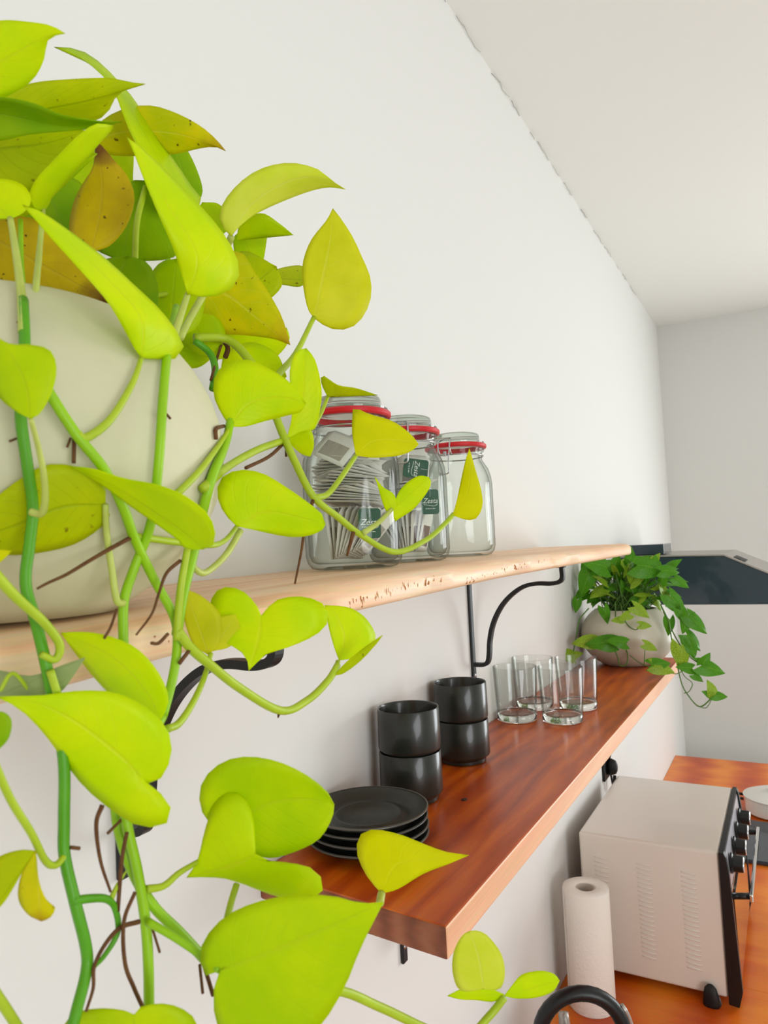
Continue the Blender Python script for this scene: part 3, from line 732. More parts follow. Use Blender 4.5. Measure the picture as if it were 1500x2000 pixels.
def hood():
    X, y0, y1 = .0, 2.40, 2.99; zb = Z0 - .216
    root = thing('range_hood', 'black range hood with steel top on the wall beyond the shelves', 'range hood', (.2, 2.7, zb), absolute=True)
    pr = [(.0005, zb), (.50, zb), (.50, zb + .052), (.441, zb + .090), (.326, zb + .147), (.0005, zb + .153)]
    def prism(name, pr, a, b, mat, bv=0):
        n = len(pr); v = [(x, a, z) for x, z in pr] + [(x, b, z) for x, z in pr]
        f = [tuple(range(n))[::-1], tuple(range(n, 2*n))] + [(i, (i+1) % n, (i+1) % n + n, i + n) for i in range(n)]
        o = mesh_obj(name, v, f, mat, root, smooth=False)
        if bv: bevel(o, bv)
        return o
    prism('hood_body', pr, y0, y1, M['hoodblack'], .001)
    top = [(.0005, zb + .1535), (.3262, zb + .1475), (.4412, zb + .0905), (.5005, zb + .0525), (.5030, zb + .0555), (.4430, zb + .0945), (.3270, zb + .1515), (.0005, zb + .1575)]
    prism('top_plate', top, y0 - .004, y1 + .004, M['steel'])
    box('motor_box', (.0008, 2.45, zb + .158), (.150, 2.62, zb + .190), M['hoodblack'], root, .001)
    n = Vector((.057, 0, .115)).normalized(); q = Vector((.115, 0, -.057)).normalized()
    p = Vector((.350, 0, zb + .1405)); V = []
    for a in (0, 1):
        for yy, s in ((2.44, 0), (2.60, 0), (2.60, .035), (2.44, .035)): V.append(tuple(p + q * s + n * (.0012 + a * .0006) + Vector((0, yy, 0))))
    mesh_obj('button_plate', V, [(0,3,2,1),(4,5,6,7),(0,1,5,4),(1,2,6,5),(2,3,7,6),(3,0,4,7)], M['rubber'], root, smooth=False)
    for y in (2.5, 2.75): 
        v, f = lathedata([(0, 0), (.018, 0), (.016, -.006), (0, -.008)], 20)
        mesh_obj('hood_lamp', [(a + .415, b + y, c + zb - .0003) for a, b, c in v], f, M['rubber'], root)
hood()
def hob():
    root = thing('hob', 'black glass hob on the worktop behind the toaster oven', 'hob', (.36, 2.58, ZC), absolute=True)
    box('glass_plate', (.10, 2.38, ZC + .0003), (.56, 2.71, ZC + .012), M['hoodblack'], root, .003)
    for x, y in ((.22, 2.47), (.44, 2.47), (.22, 2.63), (.44, 2.63)):
        lathe('burner', [(0, .012), (.045, .0122), (.045, .020), (.036, .026), (0, .026)], M['rubber'], root, 28, c=(x - 0, y, ZC))
    for y in (2.42, 2.50, 2.58, 2.66):
        lathe('hob_knob', [(0, .0121), (.014, .0121), (.013, .028), (0, .029)], M['ovenblack'], root, 16, c=(.530, y, ZC))
hob()
def pan():
    root = thing('cooking_pot', 'pale enamel cooking pot partly hidden behind the toaster oven knobs', 'pot', (.405, 2.835, ZC))
    lathe('pot_body', [(0, .001), (.085, .001), (.098, .008), (.10, .055), (.103, .058), (.099, .058), (.096, .012), (.08, .006), (0, .006)], M['pale'], root, 48)
    lathe('pot_lid', [(0, .0585), (.104, .0585), (.104, .0605), (.07, .074), (.02, .081), (0, .081)], M['pale'], root, 48)
    lathe('lid_knob', [(0, .0812), (.012, .0812), (.018, .098), (.010, .104), (0, .105)], M['ovenblack'], root, 20)
    for s in (-1, 1): tube('side_handle', [(s*.101, -.025, .045), (s*.128, -.018, .048), (s*.128, .018, .048), (s*.101, .025, .045)], .005, M['ovenblack'], root)
pan()

# ------------------------------------------------------------------ the lime pothos
POT = Vector((.122, .246))
ZP = up_top(.31) + .0004
big = thing('hanging_pothos', 'lime green pothos trailing from a big round white pot, front left', 'potted plant', (POT.x, POT.y, ZP), absolute=True)
Rp = .1185
pprof = [(0, .0)]
for i in range(19):
    a = math.radians(-62 + 110 * i / 18); pprof.append((Rp * math.cos(a) * 1.0, .088 + .098 * math.sin(a)))
z_top = pprof[-1][1]; r_top = pprof[-1][0]
pprof[1] = (pprof[1][0] , 0.0)
pprof += [(r_top - .003, z_top + .0015), (r_top - .0065, z_top)]
for i in range(12, 2, -1):
    a = math.radians(-62 + 110 * i / 18); pprof.append(((Rp - .007) * math.cos(a), .088 + .094 * math.sin(a)))
pprof.append((0, .018))
lathe('pot', pprof, M['pot'], big, 96, c=(POT.x, POT.y, ZP), ang=75)
lathe('soil', [(0, z_top - .022), (.03, z_top - .019), (r_top - .0075 + .012, z_top - .026), (r_top + .004, z_top - .030)], M['soil'], big, 40, c=(POT.x, POT.y, ZP))

def interp(pts, n):
    return resample(spline([Vector((p[0], p[1], 0)) for p in pts], 6), n)
def pot_front(px, py):
    # camera depth of the pot's front on this sight line, or None
    r = ray(px, py); c = Vector((POT.x, POT.y, ZP + .088)); S = Vector((1 / Rp, 1 / Rp, 1 / .098))
    o = (EYE - c) * S; q = r * S; A = q.dot(q); B = 2 * o.dot(q); C = o.dot(o) - 1; D = B * B - 4 * A * C
    if D < 0: return None
    t = (-B - math.sqrt(D)) / (2 * A); h = EYE + r * t
    return t if ZP - .002 < h.z < ZP + z_top + .006 else None
def leaf(base, tip, L, R, x, mat='leaf_lime', mid=None, dd=0.0, tilt=0.0, fold=.12, arch=0.0, label=None, d0=None, parent=None, cup=0.0, hug=False):
    """one leaf blade: edges L and R run from the stalk to the tip; it sits in the plane x at its stalk,
    dd / tilt lean it away from the viewer along / across its midrib (as shares of its own size)"""
    NU, NV = 16, 4
    PL = interp([base] + L + [tip], NU); PR = interp([base] + R + [tip], NU)
    PM = interp([base] + (mid or []) + [tip], 64)
    d_ = d0 if d0 else dep(base[0], base[1], x)
    s = d_ / F; Ln = (PM[-1] - PM[0]).length * s
    V = []; UV = []; Fc = []; off = 0
    if x >= .2 and not d0 and not hug:
        for q, t in ((PL, 0), (PR, 0), (PM, 0)):
            for i, p in enumerate(q):
                h = pot_front(p.x, p.y)
                if h: off = max(off, d_ + dd * Ln * i / (len(q) - 1) - (h - .005))
        d_ -= min(off, .06)
    for j in range(NU + 1):
        t = j / NU; pm_ = PM[round(64 * t ** 1.25)]
        for i in range(-NV, NV + 1):
            a = abs(i) / NV; e = PL[j] if i < 0 else PR[j]
            p = pm_.lerp(e, a); wd = (e - pm_).length * s
            wob = .012 * Ln * math.sin(t * 9 + (i > 0) * 2 + len(L)) * a ** 2
            d = d_ + dd * Ln * t + arch * Ln * math.sin(PI * t) + (tilt * wd * a * (1 if i > 0 else -1)) + fold * wd * a ** 1.6 + wob
            if hug:
                h = pot_front(p.x, p.y)
                if h: d = min(d, h - .004)
            V.append(at(p.x, p.y, d)); UV.append((.5 + .5 * i / NV, t))
    k = 2 * NV + 1
    for j in range(NU):
        for i in range(k - 1):
            Fc.append((j*k + i, (j+1)*k + i, (j+1)*k + i + 1, j*k + i + 1))
    o = mesh_obj('leaf', V, Fc, M[mat], parent or big, uvs=UV)
    so = o.modifiers.new('thickness', 'SOLIDIFY'); so.thickness = .00035; so.offset = 0
    if label: o['label'] = label
    return o
def vine(name, pts, x, rpx, mat='stem', parent=None, d0=None, per=6, n=8):
    xs = x if isinstance(x, (list, tuple)) else [x] * len(pts)
    if len(xs) == 2 and len(pts) != 2: xs = [xs[0] + (xs[1] - xs[0]) * i / (len(pts) - 1) for i in range(len(pts))]
    S = spline([Vector((px, py, dep(px, py, xx))) for (px, py), xx in zip(pts, xs)], per)
    w_ = max(rpx) if isinstance(rpx, (list, tuple)) else rpx
    cap = [1e9] * len(S)
    if min(xs) >= .185:
        for i, s_ in enumerate(S):
            h = pot_front(s_.x, s_.y)
            if h: cap[i] = h - .003 - w_ * h / F - (.004 if w_ > 8.6 else .001)
        D = [min(s_.z, c) for s_, c in zip(S, cap)]
        for _ in range(14):
            D = [D[0]] + [min(D[i] * .5 + (D[i-1] + D[i+1]) * .25, cap[i]) for i in range(1, len(D) - 1)] + [D[-1]]
    else: D = [s_.z for s_ in S]
    P = [at(s_.x, s_.y, d_) for s_, d_ in zip(S, D)]
    d = sum((p - EYE).dot(cam_fwd) for p in P) / len(P)
    r = [q * d / F for q in rpx] if isinstance(rpx, (list, tuple)) else rpx * d / F
    if isinstance(r, list): r = [r[0] + (r[-1] - r[0]) * i / (len(P) - 1) for i in range(len(P))]; v, f = tubedata(P, r, n); return mesh_obj(name, v, f, M[mat], parent or big)
    return tube(name, P, r, M[mat], parent or big, n=n, raw=True)

# --- back leaves standing up out of the pot
leaf((262, 352), (240, 512), [(225, 370), (190, 420), (180, 480)], [(320, 360), (352, 430), (345, 500)], .14, 'leaf_deep', dd=.2)
leaf((250, 300), (140, 470), [(215, 300), (150, 330), (120, 400)], [(260, 360), (235, 440)], .10, 'leaf_deep')
leaf((80, 350), (150, 500), [(60, 380), (70, 450)], [(150, 350), (190, 420)], .08, 'leaf_deep')
leaf((-40, 450), (215, 590), [(0, 430), (60, 425), (120, 470), (180, 540)], [(-30, 560), (60, 620), (150, 610)], .12, 'leaf_brown', dd=.1, label='large mustard yellow leaf with dark specks, low in the pot')
leaf((190, 640), (250, 500), [(150, 590), (170, 530), (210, 505)], [(290, 640), (310, 570), (290, 515)], .13, 'leaf_deep')
leaf((330, 660), (345, 505), [(290, 620), (285, 560), (310, 515)], [(385, 640), (400, 570), (370, 515)], .13, 'leaf_green')
leaf((420, 700), (350, 590), [(380, 690), (345, 650), (340, 610)], [(440, 650), (410, 600), (375, 590)], .14, 'leaf_green')
leaf((20, 440), (-40, 330), [(-30, 440), (-60, 380)], [(70, 420), (60, 360), (0, 330)], .10, 'leaf_deep')
# top left group
leaf((-90, 170), (127, 65), [(-60, 60), (0, 40), (60, 43), (100, 50)], [(-40, 205), (10, 190), (60, 160), (85, 120), (95, 76)], .17, 'leaf_lime', mid=[(20, 110), (90, 72)], tilt=.3, dd=-.2)
leaf((-50, 235), (284, 164), [(0, 188), (60, 163), (130, 155), (215, 152), (250, 160)], [(60, 250), (150, 245), (205, 225), (232, 182)], .12, 'leaf_olive', mid=[(80, 215), (180, 195)], tilt=.6, fold=.3)
leaf((-90, 215), (238, 238), [(-20, 190), (60, 200), (120, 224), (190, 236)], [(-30, 275), (60, 262), (130, 256), (190, 250)], .16, 'leaf_deep', mid=[(0, 222), (120, 245)], tilt=.8, fold=-.4, label='leaf with its darker upper side turned to the viewer')
leaf((-100, 300), (170, 255), [(-40, 235), (30, 238), (110, 248)], [(-50, 400), (30, 395), (90, 350), (150, 290)], .13, 'leaf_olive', mid=[(0, 290), (90, 280)], tilt=.3)
leaf((-60, 420), (190, 300), [(-40, 300), (40, 285), (120, 285)], [(0, 440), (70, 410), (140, 350)], .11, 'leaf_green', tilt=.3)
leaf((185, 270), (441, 295), [(200, 235), (245, 212), (295, 206), (345, 221), (390, 245), (420, 270)], [(205, 300), (265, 305), (340, 301), (390, 290), (422, 287)], .12, 'leaf_yellow', mid=[(260, 255), (350, 262), (410, 282)], tilt=.4, arch=.05, label='lime leaf with a yellowed tip pointing right')
leaf((150, 330), (250, 470), [(150, 300), (210, 260), (260, 270)], [(130, 380), (170, 440)], .08, 'leaf_lime')
leaf((360, 425), (106, 92), [(300, 395), (268, 290), (246, 240), (228, 190), (200, 147), (150, 108)], [(398, 400), (378, 370), (350, 328), (308, 268), (268, 203), (238, 166), (190, 118), (150, 96)], .16, 'leaf_green', mid=[(310, 310), (250, 205), (200, 140)], tilt=1.6, dd=-.3, fold=.5)
leaf((380, 400), (330, 250), [(300, 360), (290, 300)], [(396, 370), (370, 300)], .12, 'leaf_deep')
leaf((78, 412), (224, 246), [(56, 395), (68, 355), (108, 310), (150, 268), (188, 242)], [(92, 405), (112, 360), (142, 318), (178, 280), (202, 252)], .18, 'leaf_lime', tilt=1.8, dd=-.2, fold=.4)
leaf((178, 492), (187, 274), [(150, 480), (135, 450), (143, 398), (162, 358), (182, 325)], [(215, 480), (248, 440), (263, 388), (250, 346), (222, 312), (200, 286)], .16, 'leaf_brown', mid=[(195, 420), (200, 350)], fold=.2, cup=.2, label='dying mustard yellow leaf with a brown tip')
leaf((20, 428), (-50, 360), [(-20, 425), (-45, 400)], [(46, 415), (61, 392), (52, 368), (30, 354), (0, 349), (-25, 350)], .19, 'leaf_lime', label='small pale round leaf at the left edge')
leaf((367, 576), (248, 268), [(352, 530), (337, 482), (312, 425), (282, 352), (262, 300)], [(400, 580), (445, 570), (468, 530), (452, 482), (420, 435), (370, 380), (300, 310), (265, 280)], .215, 'leaf_lime', mid=[(385, 500), (340, 420), (285, 330)], tilt=.9, dd=-.35, fold=.25)
leaf((276, 700), (44, 400), [(263, 682), (240, 640), (212, 592), (168, 540), (100, 465), (65, 425)], [(312, 702), (350, 698), (358, 672), (340, 640), (308, 600), (260, 555), (200, 500), (120, 440), (70, 408)], .225, 'leaf_lime', mid=[(275, 620), (215, 550), (130, 470)], tilt=1.2, dd=-.35, fold=.3)
# right of the crown
leaf((452, 462), (675, 370), [(432, 440), (430, 410), (448, 378), (482, 345), (522, 325), (570, 318), (620, 330), (650, 354)], [(470, 440), (505, 415), (560, 390), (610, 372), (645, 366)], .15, 'leaf_pale2', mid=[(490, 400), (560, 355), (620, 345)], tilt=.6, fold=.3, label='pale leaf with drooping tip against the wall')
leaf((462, 470), (573, 459), [(470, 435), (510, 416), (545, 436)], [(500, 462), (545, 450)], .12, 'leaf_green', tilt=.7)
leaf((470, 450), (505, 545), [(455, 470), (468, 520)], [(500, 445), (521, 450), (518, 490), (512, 520)], .11, 'leaf_green')
leaf((420, 470), (395, 395), [(400, 450), (385, 415)], [(450, 440), (430, 400)], .10, 'leaf_green')
leaf((613, 621), (650, 407), [(600, 600), (591, 550), (592, 510), (608, 468), (638, 430)], [(630, 634), (662, 645), (698, 632), (722, 592), (724, 545), (706, 500), (690, 465), (668, 430)], .17, 'leaf_pale', mid=[(628, 550), (645, 470)], tilt=.2, fold=.15, cup=.2, label='upright pale leaf standing clear against the wall')
leaf((600, 548), (511, 543), [(585, 560), (550, 556), (520, 555)], [(592, 520), (555, 522), (528, 532)], .12, 'leaf_olive', tilt=.8)
leaf((372, 592), (567, 674), [(420, 520), (465, 488), (500, 535), (530, 580), (552, 622)], [(385, 625), (420, 650), (480, 655), (535, 662)], .13, 'leaf_yellow', mid=[(430, 570), (500, 620)], tilt=.2, fold=.2, label='yellowing speckled leaf with a brown spot near its tip')
leaf((440, 600), (540, 520), [(430, 560), (470, 490)], [(500, 600), (550, 560)], .10, 'leaf_olive')
leaf((330, 700), (430, 640), [(330, 650), (390, 620)], [(380, 720), (420, 690)], .10, 'leaf_green')
leaf((445, 690), (560, 640), [(440, 655), (490, 640)], [(480, 712), (535, 700), (565, 665)], .11, 'leaf_lime')
leaf((430, 740), (560, 735), [(440, 690), (490, 668), (540, 690)], [(470, 770), (530, 775)], .13, 'leaf_lime')
leaf((400, 700), (480, 640), [(390, 660), (430, 630)], [(440, 700), (475, 670)], .09, 'leaf_lime')
leaf((450, 834), (598, 788), [(437, 815), (418, 775), (421, 732), (447, 708), (485, 703), (530, 722), (572, 752)], [(480, 833), (520, 822), (560, 812), (588, 804)], .205, 'leaf_lime', mid=[(485, 790), (545, 775)], tilt=.15, dd=.2, fold=.2)
leaf((560, 858), (598, 680), [(570, 815), (569, 770), (566, 725), (578, 688)], [(590, 842), (614, 838), (627, 790), (627, 750), (615, 702)], .19, 'leaf_lime', mid=[(590, 790), (595, 730)], tilt=.5, fold=-.2)
leaf((562, 862), (606, 892), [(580, 880), (592, 888)], [(590, 820), (610, 845), (613, 872)], .18, 'leaf_lime', tilt=-.4)
leaf((640, 776), (738, 772), [(628, 750), (630, 733), (660, 752), (695, 758)], [(668, 773), (705, 770)], .16, 'leaf_olive', tilt=.9)
leaf((695, 890), (818, 868), [(688, 850), (688, 815), (692, 797), (722, 809), (765, 822), (800, 846)], [(730, 894), (778, 890), (805, 880)], .215, 'leaf_bright', mid=[(730, 862), (780, 860)], tilt=-.3, dd=.3)
leaf((766, 996), (732, 931), [(755, 1000), (745, 975), (738, 950)], [(776, 985), (768, 964), (748, 951)], .235, 'leaf_lime')
leaf((768, 994), (838, 932), [(778, 962), (798, 940), (820, 929)], [(770, 1018), (778, 1014), (808, 994), (832, 965), (842, 945)], .235, 'leaf_lime', mid=[(800, 965)])
leaf((884, 1006), (917, 876), [(892, 978), (902, 930), (910, 896)], [(905, 1014), (928, 1014), (942, 990), (940, 958), (926, 908)], .25, 'leaf_bright', mid=[(914, 960), (918, 915)], dd=-.2)
# over the pot and below
leaf((60, 818), (-12, 655), [(35, 806), (0, 778), (-35, 730), (-35, 680)], [(78, 808), (100, 770), (111, 722), (98, 684), (58, 673), (20, 672)], .262, 'leaf_green', mid=[(50, 750), (20, 690)], fold=.25, label='small darker green leaf in front of the pot rim')
leaf((396, 1073), (140, 911), [(416, 1066), (419, 1032), (400, 998), (355, 965), (300, 945), (240, 934), (185, 916)], [(362, 1072), (352, 1058), (300, 1020), (250, 985), (200, 948), (165, 925)], .24, 'leaf_lime', mid=[(365, 1045), (300, 1000), (220, 948)], tilt=.9, fold=-.3, dd=-.2, label='pointed leaf with a yellow streak near its tip, before the pot')
leaf((206, 985), (-110, 1070), [(205, 940), (190, 925), (140, 909), (90, 908), (40, 935), (0, 965), (-50, 1010)], [(215, 1005), (195, 1032), (140, 1065), (60, 1082), (0, 1084), (-60, 1085)], .225, 'leaf_olive', mid=[(120, 990), (20, 1030)], tilt=.2, hug=True)
leaf((463, 1028), (636, 1024), [(440, 1005), (425, 972), (430, 936), (465, 918), (512, 924), (560, 952), (600, 980), (630, 1005)], [(500, 1036), (560, 1048), (600, 1047), (628, 1036)], .215, 'leaf_lime', mid=[(520, 1000), (590, 1012)], tilt=.2, dd=.15)
leaf((-20, 1090), (22, 1076), [(-15, 1080), (0, 1074)], [(-5, 1100), (10, 1090)], .24, 'leaf_bright')
leaf((510, 1203), (486, 1310), [(498, 1178), (470, 1152), (432, 1148), (411, 1175), (412, 1215), (432, 1250), (468, 1270), (483, 1290)], [(540, 1172), (590, 1165), (632, 1180), (641, 1212), (620, 1238), (570, 1262), (520, 1278), (495, 1302)], .245, 'leaf_lime', mid=[(505, 1250)], fold=.15, dd=-.3, label='heart-shaped leaf with its notch up, before the shelf edge')
leaf((662, 1290), (634, 1182), [(652, 1262), (642, 1225)], [(695, 1284), (728, 1262), (733, 1238), (712, 1205), (680, 1186)], .24, 'leaf_lime', mid=[(672, 1245), (655, 1200)], tilt=.7)
leaf((652, 1318), (748, 1240), [(680, 1290), (715, 1262)], [(670, 1316), (705, 1290), (735, 1258)], .245, 'leaf_olive', fold=.05, label='narrow unopened leaf pointing up right')
leaf((408, 1280), (362, 1150), [(378, 1258), (360, 1210), (358, 1170)], [(430, 1250), (430, 1200), (395, 1165)], .225, 'leaf_pale')
leaf((416, 1272), (460, 1200), [(395, 1240), (410, 1210)], [(450, 1262), (470, 1230)], .225, 'leaf_pale', tilt=.3)
leaf((312, 1408), (118, 1236), [(328, 1378), (325, 1345), (300, 1300), (260, 1262), (205, 1240), (160, 1234)], [(285, 1402), (235, 1372), (190, 1330), (152, 1282)], .252, 'leaf_lime', mid=[(285, 1350), (215, 1280)], tilt=.4)
leaf((286, 1531), (-8, 1360), [(316, 1518), (335, 1472), (326, 1422), (282, 1380), (222, 1352), (150, 1349), (80, 1358)], [(320, 1556), (336, 1588), (318, 1612), (266, 1611), (200, 1568), (150, 1520), (92, 1440), (42, 1388)], .26, 'leaf_lime', mid=[(240, 1480), (150, 1410), (70, 1372)], fold=.18, dd=-.3, label='largest heart-shaped leaf in the lower left')
leaf((-30, 1400), (-10, 1470), [(-40, 1430)], [(0, 1389), (22, 1405), (18, 1440), (0, 1462)], .25, 'leaf_deep')
leaf((-30, 1370), (166, 1285), [(-20, 1310), (60, 1320), (120, 1300)], [(40, 1360), (110, 1356), (140, 1325)], .21, 'leaf_back', label='leaf showing its grey-green underside below the shelf')
leaf((72, 1662), (-30, 1800), [(40, 1660), (0, 1672), (-30, 1700)], [(42, 1705), (20, 1745), (0, 1772)], .25, 'leaf_olive')
leaf((70, 1662), (80, 1799), [(42, 1708), (36, 1755), (55, 1786)], [(70, 1705), (88, 1755), (108, 1772), (98, 1792)], .25, 'leaf_yellow', label='torn narrow leaf at the lower left edge')
leaf((432, 1622), (653, 1572), [(402, 1600), (389, 1560), (399, 1520), (438, 1487), (490, 1478), (550, 1490), (605, 1518), (640, 1548)], [(480, 1660), (525, 1676), (572, 1665), (622, 1640), (648, 1600)], .255, 'leaf_green', mid=[(520, 1570), (600, 1560)], fold=-.15, tilt=.1)
leaf((499, 1668), (364, 1714), [(498, 1640), (494, 1595), (478, 1560), (450, 1546), (420, 1568), (400, 1622), (386, 1680)], [(545, 1688), (592, 1688), (626, 1712), (632, 1735), (608, 1757), (560, 1756), (500, 1736), (450, 1717), (405, 1713)], .275, 'leaf_lime', mid=[(440, 1695)], fold=.2, label='two-lobed leaf seen notch first, before the saucers')
leaf((745, 1745), (916, 1670), [(716, 1710), (697, 1665), (704, 1630), (732, 1620), (782, 1630), (832, 1650), (872, 1664)], [(778, 1736), (828, 1706), (880, 1686)], .28, 'leaf_bright', mid=[(775, 1690), (840, 1678)], tilt=-.2, fold=.12)
leaf((430, 1895), (749, 1762), [(402, 1905), (390, 1868), (402, 1830), (440, 1790), (500, 1762), (575, 1748), (650, 1750), (705, 1764)], [(418, 1925), (420, 1985), (450, 2050), (540, 2075), (620, 2010), (672, 1930), (705, 1850)], .285, 'leaf_green', mid=[(520, 1860), (640, 1810)], fold=.15, dd=.1, label='biggest leaf at the bottom, its notch to the left')
leaf((262, 1982), (250, 2130), [(235, 1972), (185, 1970), (140, 1982), (125, 2020), (170, 2090)], [(275, 1966), (320, 1960), (362, 1974), (385, 2010), (330, 2090)], .265, 'leaf_green', fold=.2)
leaf((945, 1932), (918, 1818), [(900, 1935), (884, 1900), (886, 1860), (902, 1828)], [(975, 1932), (986, 1905), (980, 1865), (955, 1830), (935, 1818)], .33, 'leaf_pale2', mid=[(935, 1870)], label='pale backlit leaf at the bottom, before the wall')
leaf((985, 1942), (874, 1945), [(960, 1932), (930, 1925), (900, 1932)], [(965, 1956), (930, 1953), (900, 1952)], .335, 'leaf_lime')
leaf((985, 1945), (1093, 1915), [(1000, 1925), (1020, 1903), (1055, 1896), (1082, 1902)], [(1010, 1950), (1048, 1948), (1080, 1936)], .335, 'leaf_lime')

# --- vines
vine('vine', [(45, 585), (48, 680), (40, 800), (52, 900), (64, 990), (58, 1060), (50, 1140), (70, 1215), (88, 1290), (100, 1350), (124, 1480), (125, 1600), (126, 1670), (146, 1760), (168, 1850), (168, 1900), (148, 1980), (130, 2060)], [.20, .222, .228, .228, .228, .228, .228, .23, .235, .235, .24, .24, .24, .245, .245, .245, .25, .25], 11, 'stem_dark')
vine('vine', [(60, 700), (98, 770), (150, 850), (200, 912), (238, 985), (262, 1050), (300, 1130), (340, 1205), (346, 1262), (336, 1330), (318, 1398)], (.222, .232), 10, 'stem')
vine('vine', [(318, 1398), (275, 1480), (245, 1560), (250, 1620), (268, 1700), (284, 1800), (290, 1890), (291, 1975)], (.236, .25), 10, 'stem')
vine('vine', [(345, 600), (328, 680), (318, 780), (310, 900), (295, 1020), (262, 1110), (242, 1175), (241, 1260), (240, 1380), (228, 1500), (228, 1600), (258, 1700), (300, 1770), (350, 1820), (398, 1872)], [.19, .215, .226, .226, .226, .226, .226, .226, .228, .23, .235, .24, .245, .25, .255], 9.5, 'stem')
vine('vine', [(455, 790), (442, 860), (415, 930), (398, 990), (378, 1080), (358, 1160), (345, 1240)], (.2, .23), 9.5, 'stem')
vine('vine', [(345, 1230), (372, 1265), (410, 1298), (470, 1345), (548, 1388), (600, 1368), (640, 1330), (660, 1298)], (.234, .245), [9.5, 7.5], 'petiole')
vine('vine', [(380, 660), (440, 662), (480, 695), (520, 760), (545, 830), (575, 900), (612, 970), (660, 1010), (705, 1045), (770, 1078), (830, 1056), (868, 1024), (886, 1004)], [.14, .15, .165, .18, .19, .2, .21, .215, .22, .23, .24, .246, .25], [8.5, 5.5], 'petiole')
vine('vine', [(560, 1960), (655, 1935), (740, 1966), (830, 2008), (900, 2035), (955, 1985), (985, 1948)], (.285, .335), 8, 'petiole')
vine('vine', [(380, 665), (410, 690), (420, 720), (415, 760)], (.14, .16), 7, 'stem_dark')
# --- leaf stalks
for pts, xs, r, mt in [
    ([(613, 620), (578, 690), (545, 730), (500, 790)], (.17, .19), [5, 7.5], 'petiole'),
    ([(367, 574), (348, 630), (328, 690)], (.214, .21), [6, 9], 'petiole_pale'),
    ([(398, 575), (372, 620), (352, 660)], (.18, .19), 7, 'petiole_pale'),
    ([(276, 700), (258, 750), (215, 820), (168, 855), (150, 848)], (.225, .226), [5.5, 10], 'petiole'),
    ([(20, 426), (32, 500), (42, 580), (46, 650)], (.19, .21), [6, 10], 'petiole_pale'),
    ([(84, 410), (76, 500), (68, 580), (60, 645)], (.18, .21), [5, 8], 'petiole_pale'),
    ([(40, 430), (42, 520), (50, 590)], (.15, .17), 5, 'stem'),
    ([(285, 365), (268, 430), (264, 500), (262, 565)], (.15, .15), 6, 'petiole'),
    ([(178, 490), (170, 540), (165, 590)], (.15, .12), 4, 'petiole_pale'),
    ([(330, 508), (290, 560), (270, 600)], (.12, .12), 6, 'stem'),
    ([(452, 462), (440, 490), (420, 540)], (.14, .12), 7, 'petiole_pale'),
    ([(250, 590), (320, 575), (380, 570)], (.13, .13), 5, 'petiole'),
    ([(115, 590), (90, 530)], (.13, .13), 4, 'stem_dark'),
    ([(130, 580), (158, 530)], (.13, .13), 6, 'stem'),
    ([(450, 834), (420, 880), (385, 925), (345, 965)], (.205, .222), [5, 7], 'petiole'),
    ([(560, 858), (500, 880), (440, 915), (395, 955)], (.19, .215), [8, 8], 'petiole'),
    ([(640, 775), (628, 805), (612, 835)], (.16, .17), 4, 'petiole'),
    ([(695, 890), (668, 930), (640, 965), (615, 972)], (.214, .21), [5, 6.5], 'petiole'),
    ([(766, 994), (740, 1020), (708, 1042)], (.235, .222), [4, 6], 'petiole_pale'),
    ([(60, 818), (74, 870), (86, 930), (88, 980), (80, 1003), (60, 1000)], (.262, .24), [5, 8], 'petiole_pale'),
    ([(366, 1072), (354, 1140), (348, 1200), (345, 1250)], (.238, .234), [7, 8], 'petiole'),
    ([(206, 985), (208, 1040), (218, 1110), (228, 1172), (242, 1178)], (.226, .227), [6, 7.5], 'petiole_pale'),
    ([(463, 1028), (440, 1055), (410, 1065), (340, 1058), (265, 1048)], (.216, .23), [5, 7], 'petiole'),
    ([(470, 1036), (440, 1085), (402, 1118), (382, 1112), (374, 1096)], (.216, .222), [7, 6], 'petiole_pale'),
    ([(-20, 1110), (30, 1165), (85, 1215), (116, 1258), (108, 1288), (80, 1278)], (.24, .236), [11, 7], 'petiole'),
    ([(660, 1292), (655, 1312), (645, 1325)], (.24, .245), 5, 'petiole'),
    ([(412, 1276), (400, 1320), (378, 1370), (350, 1412), (326, 1424)], (.228, .236), [5, 8], 'petiole'),
    ([(-20, 1470), (20, 1560), (60, 1625), (88, 1680), (108, 1690), (126, 1672)], (.25, .241), [8, 7], 'petiole'),
    ([(388, 1682), (350, 1705), (320, 1730), (286, 1737)], (.25, .245), [5, 8], 'petiole'),
    ([(462, 1728), (452, 1760), (444, 1792)], (.27, .275), 7, 'petiole'),
    ([(745, 1745), (742, 1765)], (.28, .283), 8, 'petiole_pale'),
    ([(288, 1800), (340, 1830), (395, 1868), (428, 1895)], (.25, .284), [8, 6], 'stem'),
    ([(142, 1760), (175, 1755), (208, 1756), (225, 1775), (230, 1820), (205, 1865), (180, 1892)], (.245, .245), [9, 4], 'stem_dark'),
    ([(215, 1760), (230, 1728), (246, 1702)], (.245, .245), [6, 2], 'petiole'),
    ([(-15, 1930), (15, 1975), (40, 2015)], (.25, .25), 10, 'petiole'),
    ([(0, 1350), (25, 1315), (60, 1352)], (.225, .225), 4, 'petiole'),
    ([(98, 1310), (112, 1355)], (.24, .24), 8, 'petiole')]:
    vine('petiole', pts, xs, r, mt)
